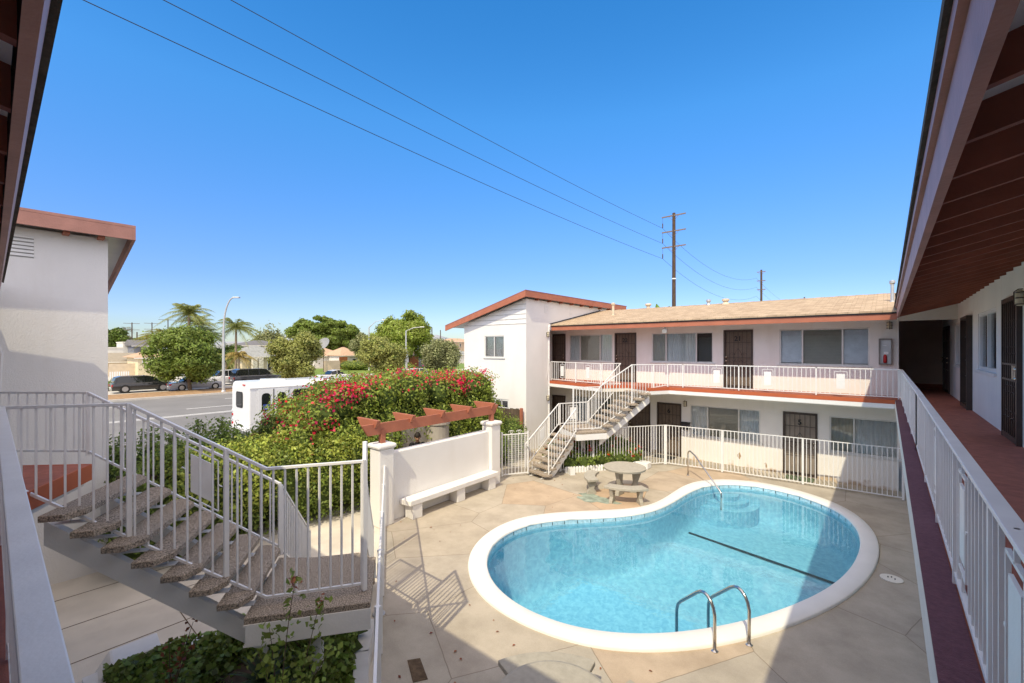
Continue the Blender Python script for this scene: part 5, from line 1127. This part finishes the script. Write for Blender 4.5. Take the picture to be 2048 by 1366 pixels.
# far small power lines
# vehicles -------------------------------------------------------------------
def car(label,x,y,hd,L,Wd,H,cp,kind='sedan',glass_m=None,cat='car'):
    t=thing('parked_car' if cat=='car' else 'car',label,cat,(x,y,0),hd)
    g=.18 if kind=='sedan' else .25; hl=L/2; hw=Wd/2; bh=H*(.60 if kind!='sedan' else .62)
    if kind=='sedan': top=[(-hl,bh*.8),(-hl+.15,bh*.97),(-hl+.9,bh),(-hl+1.5,H*.93),(-hl+2.1,H),(-.05+.3,H*.99),(hl-1.45,bh*1.02),(hl-.5,bh*.9),(hl-.08,bh*.72),(hl,bh*.5)]
    elif kind=='suv': top=[(-hl,bh*.75),(-hl+.06,bh),(-hl+.3,H*.93),(-hl+.7,H),(hl-2.2,H),(hl-1.7,H*.95),(hl-1.05,bh*1.03),(hl-.3,bh*.95),(hl-.05,bh*.8),(hl,bh*.5)]
    belt=[(-hl,min(bh,.75)),( -hl+.1,bh*.95),(hl-1.2,bh*1.0),(hl-.3,bh*.9),(hl,bh*.55)]
    def topz(xx):
        for (a,za),(b,zb) in zip(top,top[1:]):
            if a<=xx<=b: return za+(zb-za)*(xx-a)/(b-a)
        return top[-1][1]
    def bz(xx): return min(topz(xx),bh*1.0)
    xs=sorted(set([round(-hl+L*i/28,3) for i in range(29)]+[a for a,_ in top])); b=MB(); o=0; m=10
    for xx in xs:
        e_=1-.12*max(0,(abs(xx)-hl+.6)/.6)**2; zt=bz(xx); w1=hw*e_
        pr=[(-w1*.94,g),(-w1,g+.22),(-w1,zt*.72),(-w1*.97,zt*.93),(-w1*.88,zt),(w1*.88,zt),(w1*.97,zt*.93),(w1,zt*.72),(w1,g+.22),(w1*.94,g)]
        b.v+=[(xx,yy,zz) for yy,zz in pr]
    for i in range(len(xs)-1):
        for k in range(m): b.f.append((i*m+k,i*m+(k+1)%m,(i+1)*m+(k+1)%m,(i+1)*m+k))
    b.f.append(tuple(range(m))); b.f.append(tuple((len(xs)-1)*m+k for k in range(m))[::-1])
    b.build('body',cp,t,local=True,smooth=False)
    # cabin
    cx_=[xx for xx in xs if topz(xx)>bh*1.02]; b=MB(); rf=MB(); 
    for xx in cx_:
        zt=topz(xx); f=(zt-bh)/(H-bh); wt_=hw*(.88-.14*f); b.v+=[(xx,-hw*.88,bh-.03),(xx,-wt_,zt-.02),(xx,wt_,zt-.02),(xx,hw*.88,bh-.03)]; rf.v+=[(xx,-wt_,zt-.03),(xx,-wt_*.93,zt+.015),(xx,wt_*.93,zt+.015),(xx,wt_,zt-.03)]
    for i in range(len(cx_)-1):
        for k in range(3): b.f.append((i*4+k,i*4+k+1,i*4+4+k+1,i*4+4+k))
        if topz(cx_[i])>H*.9 and topz(cx_[i+1])>H*.9:
            for k in range(3): rf.f.append((i*4+k,i*4+k+1,i*4+4+k+1,i*4+4+k))
    b.f.append((0,1,2,3)); n4=(len(cx_)-1)*4; b.f.append((n4+3,n4+2,n4+1,n4)); b.build('windows',carglass,t,local=True); rf.build('roof',cp,t,local=True)
    pl_=MB(); a0,a1=cx_[0],cx_[-1]
    for f in (.02,.34,.62,.97) if kind=='suv' else (.1,.5,.93):
        xx=a0+(a1-a0)*f; zt=topz(xx)
        for sg in (-1,1): pl_.bar((xx,sg*hw*.885,bh-.03),(xx+(.15 if f<.3 else -.1 if f>.8 else 0),sg*hw*.76,zt),.07,.03)
    pl_.build('pillar',cp,t,local=True)
    R=.34 if kind=='sedan' else .39
    for sx in (-hl+.95,hl-.95):
        for sg in (-1,1):
            b=MB(); b.tube([(sx,sg*(hw-.22),R),(sx,sg*(hw+.005),R)],R,20); w_=b.build('wheel',tyre,t,local=True); b=MB(); b.tube([(sx,sg*(hw-.05),R),(sx,sg*(hw+.012),R)],R*.62,14); b.build('rim',rim,w_,local=True)
    for sg in (-1,1):
        b=MB(); b.box(-hl-.012,-hl+.2,sg*hw*.72-.17,sg*hw*.72+.17,bh*.66,bh*.86); b.build('tail_light',tailr,t,local=True)
        b=MB(); b.box(hl-.28,hl-.02,sg*hw*.68-.18,sg*hw*.68+.18,bh*.58,bh*.72); b.build('headlight',headl,t,local=True)
        b=MB(); b.box(a1-.75,a1-.6,sg*(hw+.02)-.07,sg*(hw+.02)+.07,bh*.98,bh*1.12); b.build('mirror',cp,t,local=True)
    b=MB(); b.box(-hl-.02,-hl+.05,-.26,.26,bh*.48,bh*.6); b.build('number_plate',whitep,t,local=True)
    return t
cps={'silver':carpaint('car_silver',(.28,.29,.33)),'white':carpaint('car_white',(.75,.76,.77)),'dark':carpaint('car_dark_grey',(.05,.055,.07)),'black':carpaint('car_black',(.015,.016,.018)),'red':carpaint('car_red',(.4,.03,.03))}
def pk_(px,X): return yx(px,X)
car('silver sedan parked behind the round median tree',-54.9,yx(393,-54.9),R_(90),4.8,1.8,1.42,cps['silver'])
car('black estate car parked behind the low median shrubs',-56.5,yx(285,-56.5),R_(90),4.8,1.9,1.6,cps['black'],'suv')
car('white sport utility car parked behind the silver sedan',-59.8,yx(452,-59.8),R_(-90),4.9,1.95,1.75,cps['white'],'suv')
car('dark grey sport utility car parked above the bus roof',-57.5,yx(512,-57.5),R_(90),5.2,2.0,1.9,cps['dark'],'suv')
car('white car half hidden by bougainvillea left of the yellow hedge',-55,yx(672,-55),R_(90),4.6,1.8,1.5,cps['white'],'sedan')
car('white sport utility car with its windshield showing over the red flowers',-44,yx(818,-44),R_(-95),4.8,1.9,1.85,cps['white'],'suv',cat='car')
# bus
bu=thing('shuttle_bus','white shuttle bus on the street half hidden by the bougainvillea','bus',(-23.2,7.6,0)); wb=mat('bus_white',(.78,.79,.80),.3,.01,2,coat=.5)
BL,BWd,BH=6.2,2.2,2.72; x0,x1,y0=-24.3,-22.1,7.6
b=MB(); pr=[(x0,y0,.45),(x1,y0,.45),(x1,y0,BH-.28),(x1-.12,y0,BH-.08),(x1-.35,y0,BH),(x0+.35,y0,BH),(x0+.12,y0,BH-.08),(x0,y0,BH-.28)]
b.extr(pr,(0,BL,0)); b.f=[f[::-1] for f in b.f]; b.build('body',wb,bu,bevel=.06)
BF=Fr((x1,y0),(0,1),(1,0)); RF=Fr((x0,y0),(1,0),(0,-1))
def rr(fr,u0,u1,z0,z1,d,rad,m,par,name):
    pts=[]
    for (cu,cz,a0) in ((u1-rad,z1-rad,0),(u0+rad,z1-rad,90),(u0+rad,z0+rad,180),(u1-rad,z0+rad,270)):
        for k in range(5): a=R_(a0+22.5*k); pts.append(fr.p(cu+rad*math.cos(a),cz+rad*math.sin(a),d))
    b=MB(); b.extr(pts,tuple(fr.n*.012)); return b.build(name,m,par)
wr=rr(RF,.6,1.45,1.5,2.25,.004,.12,mat('rubber_trim',(.03,.03,.03),.6),bu,'rear_window'); rr(RF,.66,1.39,1.56,2.19,.018,.1,carglass,wr,'pane')
dr=bu
b=MB(); BF.box(b,.35,1.75,.5,2.42,.003,.02); dd=b.build('door',mat('bus_door_grey',(.62,.64,.67),.4,.02),bu)
for a in (.38,1.07): b=MB(); BF.box(b,a,a+.65,.53,2.38,.021,.035); b.build('door_leaf',wb,dd)
for a in (.52,1.22): rr(BF,a,a+.38,1.35,2.2,.036,.15,carglass,dd,'door_window')
b=MB(); BF.box(b,1.03,1.06,.53,2.38,.022,.05); b.build('door_seam',blackm,dd)
b=MB(); b.tube([BF.p(1.15,1.25,.05),BF.p(1.45,1.0,.06)],.015,6); b.build('grab_handle',steel,dd)
for k in range(4): w_=rr(BF,1.95+k*1.05,2.88+k*1.05,1.4,2.3,.004,.12,mat('rubber_trim',(.03,.03,.03)),bu,'window'); rr(BF,2.0+k*1.05,2.83+k*1.05,1.45,2.25,.018,.1,carglass,w_,'pane')
b=MB(); BF.box(b,-.0,BL,2.44,2.47,.002,.03); b.build('drip_rail',wb,bu)
for yy_ in (1.88,2.95,4.0,5.05): b=MB(); BF.box(b,yy_,yy_+.012,.5,1.38,.001,.006); b.build('panel_seam',galv,bu)
b=MB(); BF.box(b,1.8,BL,1.05,1.09,.002,.02); b.build('rub_rail',mat('bus_door_grey',(.62,.64,.67)),bu)
b=MB(); b.box(-23.6,-22.8,8.6,9.5,BH-.005,BH+.07); b.build('roof_hatch',wb,bu,bevel=.02)
b=MB(); BF.box(b,.0,BL,.45,.5,.002,.03); RF.box(b,0,2.2,.5,.62,.002,.12); b.build('bumper',wb,bu)
b=MB(); 
for a in (.6,): b.lathe((0,0,0),[(0.01,0)],3) if 0 else None
sg_=rr(BF,.58,.84,1.42,1.68,.05,.02,bluemat,dd,'access_sign')
b=MB(); q=lambda u,z: BF.p(.71-u,1.55+z,.066); b.tube([q(.0,.085),q(.0,.087)],.018,8); 
b.bar(q(.0,.06),q(.0,.0),.018,.012); b.bar(q(0,0),q(-.05,0),.018,.012); b.bar(q(-.05,0),q(-.07,-.06),.018,.012); b.tube([q(.01+.055*math.cos(t),-.03+.055*math.sin(t)) for t in [1.6+k*.4 for k in range(11)]],.008,6); b.build('access_symbol',whitep,sg_)
for k in range(4): b=MB(); b.tube([RF.p(.12,1.3-k*.2,.0),RF.p(.12,1.3-k*.2,.03)],.06,12); b.build('rear_light',tailr if k%2 else headl,bu)
b=MB(); RF.box(b,1.5,1.75,BH-.16,BH-.1,.0,.04); b.build('marker_light',tailr,bu)
for yy in (1.5,5.2):
    for xx in (x0+.02,x1-.26): b=MB(); b.tube([(xx,y0+yy,.4),(xx+.25,y0+yy,.4)],.4,18); b.build('wheel',tyre,bu)
# houses -----------------------------------------------------------------------
def house(label,X,pxl,pxr,h,wm,rm,dep=9,rise=1.6,ov=.5,wins=(),hip=True,cat='house',flat=False,door_=None,name='house'):
    y0_,y1_=yx(pxl,X),yx(pxr,X); t=thing(name,label,cat,(X,(y0_+y1_)/2,0)); F=Fr((X,0),(0,1),(1,0))
    MB().box(X-dep,X,y0_,y1_,-.02,h).build('wall',wm,t)
    if flat: MB().box(X-dep-.1,X+.1,y0_-.1,y1_+.1,h,h+.25).build('roof',wm,t)
    else:
        b=MB(); xm=X-dep/2; i=min(dep/2,(y1_-y0_)/2)*.9 if hip else 0; a=[(X+ov,y0_-ov,h),(X+ov,y1_+ov,h),(X-dep-ov,y1_+ov,h),(X-dep-ov,y0_-ov,h),(xm,y0_+i-ov*(not hip),h+rise),(xm,y1_-i+ov*(not hip),h+rise)]
        b.add(a,[(0,1,5,4),(1,2,5),(2,3,4,5),(3,0,4),(0,3,2,1)]); b.build('roof',rm,t)
        b=MB(); F.box(b,y0_-ov,y1_+ov,h-.15,h-.005,ov-.04,ov); b.build('fascia',offw,t)
    for (p0,p1,q0,q1) in wins:
        a,b_=yx(p0,X),yx(p1,X); zt,zb=zx((p0+p1)/2,q0,X),zx((p0+p1)/2,q1,X); b=MB(); F.box(b,a,b_,zb,zt,.002,.05); w_=b.build('window',whitep,t); b=MB(); F.box(b,a+.1,b_-.1,zb+.1,zt-.1,.05,.06); b.build('pane',carglass,w_)
    return t
house('tan roofed garage behind pale plank fence at the left block edge',-88,212,274,2.3,palef,roofb,10,1.3,.6,hip=False)
tag(MB().box(-82.1,-82,yx(218,-82),yx(276,-82),0,2.15).build('plank_fence',palef),'tall pale plank fence in front of the tan roofed garage','fence')
t=thing('picket_fence','low pale picket fence left of the driveway','fence',(-68,yx(240,-68),0)); b=MB(); F=Fr((-68,0),(0,1),(1,0))
u=yx(219,-68)
while u<yx(256,-68): F.box(b,u,u+.12,0,1.6,0,.04); u+=.2
b.build('boards',whitew,t); MB().box(-68.3,-68.1,yx(219,-68),yx(258,-68),0,.9).build('base_wall',palef,t)
house('small cream house with sloping yellowed roof left of the round tree',-80,276,332,3.0,mat('cream_house',(.64,.55,.38),.9),rooft,8,.9,.5,wins=((284,292,716,728),(298,304,716,732)))
house('bright white tower like building behind the utility poles',-135,246,268,5.6,offw,offw,8,flat=True,wins=((256,259,690,704),))
house('flat white building at the left block edge',-120,205,246,4.3,offw,offw,8,flat=True)
house('grey roofed gabled house left of the bushy palms',-128,268,312,4.9,greyw,roofd,9,1.4,.5,hip=False,wins=((294,299,693,700),))
house('grey roofed house with stone porch pillars behind the parked cars',-78,484,575,3.0,mat('warm_wall',(.62,.52,.38),.9),roofg,10,1.8,.9,wins=((534,543,718,742),))
t=thing('stone_pillars','two pale stone porch pillars under the grey roof','pillar',(-77,yx(518,-77),0))
for p_ in (509,521): b=MB(); y_=yx(p_,-76.6); b.box(-76.9,-76.3,y_-.35,y_+.35,0,2.95); b.build('pillar',mat('rubble_stone',(.58,.54,.46),.9,.25,4,.5,8),t)
house('white two storey house with dark roof behind the grey porch roof',-105,488,575,5.0,offw,roofd,9,1.2,.6,hip=True,wins=((508,513,692,704),(520,525,692,704)))
house('pale grey roofed house behind the slender palm',-120,430,520,4.4,greyw,roofg,9,1.3,.6,hip=True)
house('two storey peach house with broad tan roof behind the dish',-118,618,716,5.7,peach,rooft,12,2.1,.9,wins=((661,666,689,697),(668,673,689,697)))
house('off white single storey house with tan hip roof, long window row',-98,628,690,2.6,offw,rooft,10,2.1,.6,wins=((659,664,716,724),(668,672,716,724),(676,681,716,724)))
house('off white front wing with paned window and tan roof behind the yellow hedge',-92,683,725,2.7,offw,rooft,8,1.9,.5,wins=((704,714,717,729),))
tag(MB().box(-76.2,-76,yx(648,-76),yx(680,-76),0,2.1).build('garden_wall',peach),'low peach garden wall with a gate in front of the off white house','wall')
tag(MB().box(-84.2,-84,yx(679,-84),yx(695,-84),0,2.6).build('brick_wall',woodr),'short red brown wall beside the peach garden wall','wall')
house('dark grey house with redwood garage door under the big round tree',-82,790,852,2.9,greyw,rooft,9,1.2,.6,wins=((840,846,712,722),))
b=MB(); F=Fr((-82,0),(0,1),(1,0)); F.box(b,yx(818,-82),yx(837,-82),0,3.0,.01,.06); b.build('garage_door',woodr,bpy.data.objects[[o.name for o in bpy.data.objects if o.name.startswith('house') and o.type=='EMPTY'][-1]])
tag(MB().box(-80.1,-80,yx(792,-80),yx(806,-80),0,2.6).build('plank_fence',woodr),'redwood plank fence left of the big tree trunk','fence')
house('brown two storey house just left of the block eave',-130,900,950,6.9,tanw,rooft,9,1.5,.6,hip=True,wins=((919,922,687,694),))
house('white house with grey roof just left of the street side block wall',-98,912,950,2.4,offw,roofg,9,1.5,.5,wins=((918,922,706,716),))
# dish
t=thing('satellite_dish','large mesh satellite dish on a pole in front of the tan roofs','satellite dish',tuple(at(645,697,78).xy)+(0,)); p=at(647,690,78); b=MB(); b.tube([(p.x,p.y,0),(p.x,p.y,p.z-.6)],.06,8); b.build('pole',polem,t)
dn=Vector((.3,-.8,.62)).normalized(); a1=dn.cross(Vector((0,0,1))).normalized(); a2=a1.cross(dn); b=MB()
for i in range(6):
    for k in range(24): f=(i+.0001)/5; an=2*math.pi*k/24; q=p+(a1*math.cos(an)+a2*math.sin(an))*1.35*f+dn*.35*f*f; b.v.append(tuple(q))
for i in range(5):
    for k in range(24): b.f.append((i*24+k,i*24+(k+1)%24,(i+1)*24+(k+1)%24,(i+1)*24+k))
b.build('dish',mat('dish_mesh_grey',(.25,.26,.27),.6),t)
# street sign shapes by the third lamp
t=thing('street_sign','back of a round topped grey road sign beside the third street lamp','sign',tuple(at(814,697,70).xy)+(0,)); p=at(814,712,70); b=MB(); b.tube([(p.x,p.y,0),(p.x,p.y,3.4)],.05,8); b.build('post',galv,t); b=MB(); b.tube([(p.x,p.y,3.3),(p.x+.03,p.y+.02,3.3)],.5,14); b.bar((p.x,p.y,2.1),(p.x,p.y,2.85),.6,.03); b.build('panel',galv,t)
t=thing('utility_box','white utility boxes in the median behind the magenta flowers','cabinet',tuple(at(770,697,62).xy)+(0,)); p=at(770,697,62); b=MB(); b.box(p.x-.4,p.x+.4,p.y-.6,p.y+.6,0,1.5); b.build('cabinet',white,t); b=MB(); b.box(p.x+.4,p.x+.43,p.y-.45,p.y+.45,.5,1.3); b.build('door',galv,t)
# ================================================================== PERSON
ps=thing('person','man in black shirt looking down behind the pergola wall','person',(-10.66,8.22,0))
def skinmesh(name,V,E,Rr,m,par,sub=2):
    me=bpy.data.meshes.new(name); L=W[par.name]; me.from_pydata([(v[0]-L.x,v[1]-L.y,v[2]-L.z) for v in V],E,[]); o=bpy.data.objects.new(name,me); COL.objects.link(o); o.parent=par
    sk_=o.modifiers.new('s','SKIN')
    for i,r in enumerate(Rr): me.skin_vertices[0].data[i].radius=(r,r) if not hasattr(r,'__len__') else r
    me.skin_vertices[0].data[0].use_root=True
    s2=o.modifiers.new('ss','SUBSURF'); s2.levels=sub; s2.render_levels=sub; sk_.use_smooth_shade=True; me.materials.append(m); return o

PX,PY=-10.66,8.22; fw=Vector((.80,-.60,0)); sd=Vector((.60,.80,0))
def pp_(f,s_,z): q=Vector((PX,PY,0))+fw*f+sd*s_; return (q.x,q.y,z)
V=[pp_(0,0,.95),pp_(0,0,1.15),pp_(.01,0,1.35),pp_(.03,0,1.47),pp_(.07,0,1.55),
   pp_(.0,.19,1.46),pp_(.02,.25,1.18),pp_(.2,.2,1.02),pp_(.28,.16,1.03),
   pp_(.0,-.19,1.46),pp_(.02,-.25,1.18),pp_(.2,-.2,1.02),pp_(.28,-.14,1.03),
   pp_(0,.1,.85),pp_(.02,.11,.48),pp_(0,.11,.08),pp_(.12,.11,.04),
   pp_(0,-.1,.85),pp_(.02,-.11,.48),pp_(0,-.11,.08),pp_(.12,-.11,.04)]
E_=[(0,1),(1,2),(2,3),(3,4),(2,5),(5,6),(6,7),(7,8),(2,9),(9,10),(10,11),(11,12),(0,13),(13,14),(14,15),(15,16),(0,17),(17,18),(18,19),(19,20)]
Rr=[(.15,.12),(.15,.12),(.17,.11),(.07,.07),(.055,.055),.075,.05,.04,.035,.075,.05,.04,.035,.09,.065,.045,.04,.09,.065,.045,.04]
skinmesh('body',V,E_,Rr,shirtm,ps)
hc=Vector(pp_(.12,0,1.675)); tl=Vector((fw.x*.35,fw.y*.35,-.2))
mb=MB(); up=Vector((fw.x*.42,fw.y*.42,.9)).normalized(); ff=(fw-up*fw.dot(up)).normalized(); n1,n2=24,18
for i in range(n2+1):
    ph=math.pi*i/n2
    for k in range(n1):
        a=2*math.pi*k/n1; c_,s_=math.cos(a),math.sin(a); zz=math.cos(ph); r=math.sin(ph)
        jw=1-.28*max(0,-zz)**1.5; fx=.115*r*c_*(1 if c_<0 else .95)*jw; sx=.088*r*s_*jw; h=.132*zz
        fac=max(0,c_)**6
        if r>.3: fx+= .028*fac*math.exp(-((zz+.12)/.16)**2)-.012*max(0,c_)**2*math.exp(-((zz-.12)/.1)**2)*(abs(s_)>.2)+.01*fac*math.exp(-((zz+.52)/.08)**2)
        q=hc+ff*fx+sd*sx+up*h; mb.v.append(tuple(q))
for i in range(n2):
    for k in range(n1): mb.f.append((i*n1+k,(i+1)*n1+k,(i+1)*n1+(k+1)%n1,i*n1+(k+1)%n1))
hd=mb.build('head',skin,ps,smooth=True)
mb=MB()
for sg in (-1,1):
    q=hc+sd*sg*.082-ff*.01; mb.tube([q-up*.03,q,q+up*.03],[.008,.018,.012],8)
mb.build('ear',skin,hd,smooth=True)
mb=MB()
for sg in (-1,1):
    q=hc+ff*.09+sd*sg*.033+up*.018; mb.bar(q-sd*.014,q+sd*.014,.008,.006); mb.bar(q-sd*.018+up*.018,q+sd*.018+up*.018,.008,.007)
q=hc+ff*.086-up*.068; mb.bar(q-sd*.022,q+sd*.022,.008,.008)
mb.build('face_features',hairm,hd)
mb=MB()
for i in range(11):
    ph=math.pi*.62*i/10
    for k in range(n1):
        a=2*math.pi*k/n1; c_,s_=math.cos(a),math.sin(a); ph2=ph*(1 if c_<.3 else .62); zz=math.cos(ph2); r=math.sin(ph2); mb.v.append(tuple(hc+ff*(.126*r*c_-.006)+sd*.097*r*s_+up*(.144*zz+.004)))
for i in range(10):
    for k in range(n1): mb.f.append((i*n1+k,(i+1)*n1+k,(i+1)*n1+(k+1)%n1,i*n1+(k+1)%n1))
mb.build('hair',hairm,ps,smooth=True)
nk=MB(); nk.tube([pp_(.03,0,1.44),pp_(.06,0,1.55),tuple(hc-up*.08)],[.06,.052,.055],12); nk.build('neck',skin,ps,smooth=True)
for sg in (-1,1):
    hm=MB(); w0=Vector(pp_(.28,sg*.15,1.03)); hm.tube([w0,w0+fw*.04,w0+fw*.09],[.028,.042,.036],8)
    for j in range(4):
        r0=w0+fw*.085+sd*(-.03+.02*j); ln=(.07,.08,.075,.058)[j]; hm.tube([r0,r0+fw*ln*.5-Vector((0,0,.01)),r0+fw*ln*.8-Vector((0,0,.04))],[.0095,.009,.007],6)
    r0=w0+fw*.03-sd*sg*.035; hm.tube([r0,r0+fw*.03-sd*sg*.02,r0+fw*.06-sd*sg*.02-Vector((0,0,.01))],[.011,.01,.008],6); hm.build('hand',skin,ps,smooth=True)

GR={'apartment_wing':'wings of the courtyard apartments','apartment_block':'street side blocks of the apartments','balcony_railing':'white railings of the upper walkways','stair_railing':'white railings of the two staircases','staircase':'stone tread staircases','pool_fence':'white fences round the pool','roof_vent':'vents on the shingle roof','street_lamp':'street lamps along the road','utility_pole':'utility poles','parked_car':'cars parked across the street','house':'houses across the street','palm_tree':'palms across the street','tree':'trees across the street','shrub':'shrubs','plank_fence':'plank fences','overhead_wire':'overhead wires','round_table':'round concrete tables','curved_bench':'curved concrete benches','door_mat':'door mats','rose_bush':'rose stems in the planter','agave':'agaves in the planter'}
for o in bpy.data.objects:
    if not o.parent and 'category' in o:
        k=o.name.split('.')[0]
        if k in GR: o['group']=GR[k]
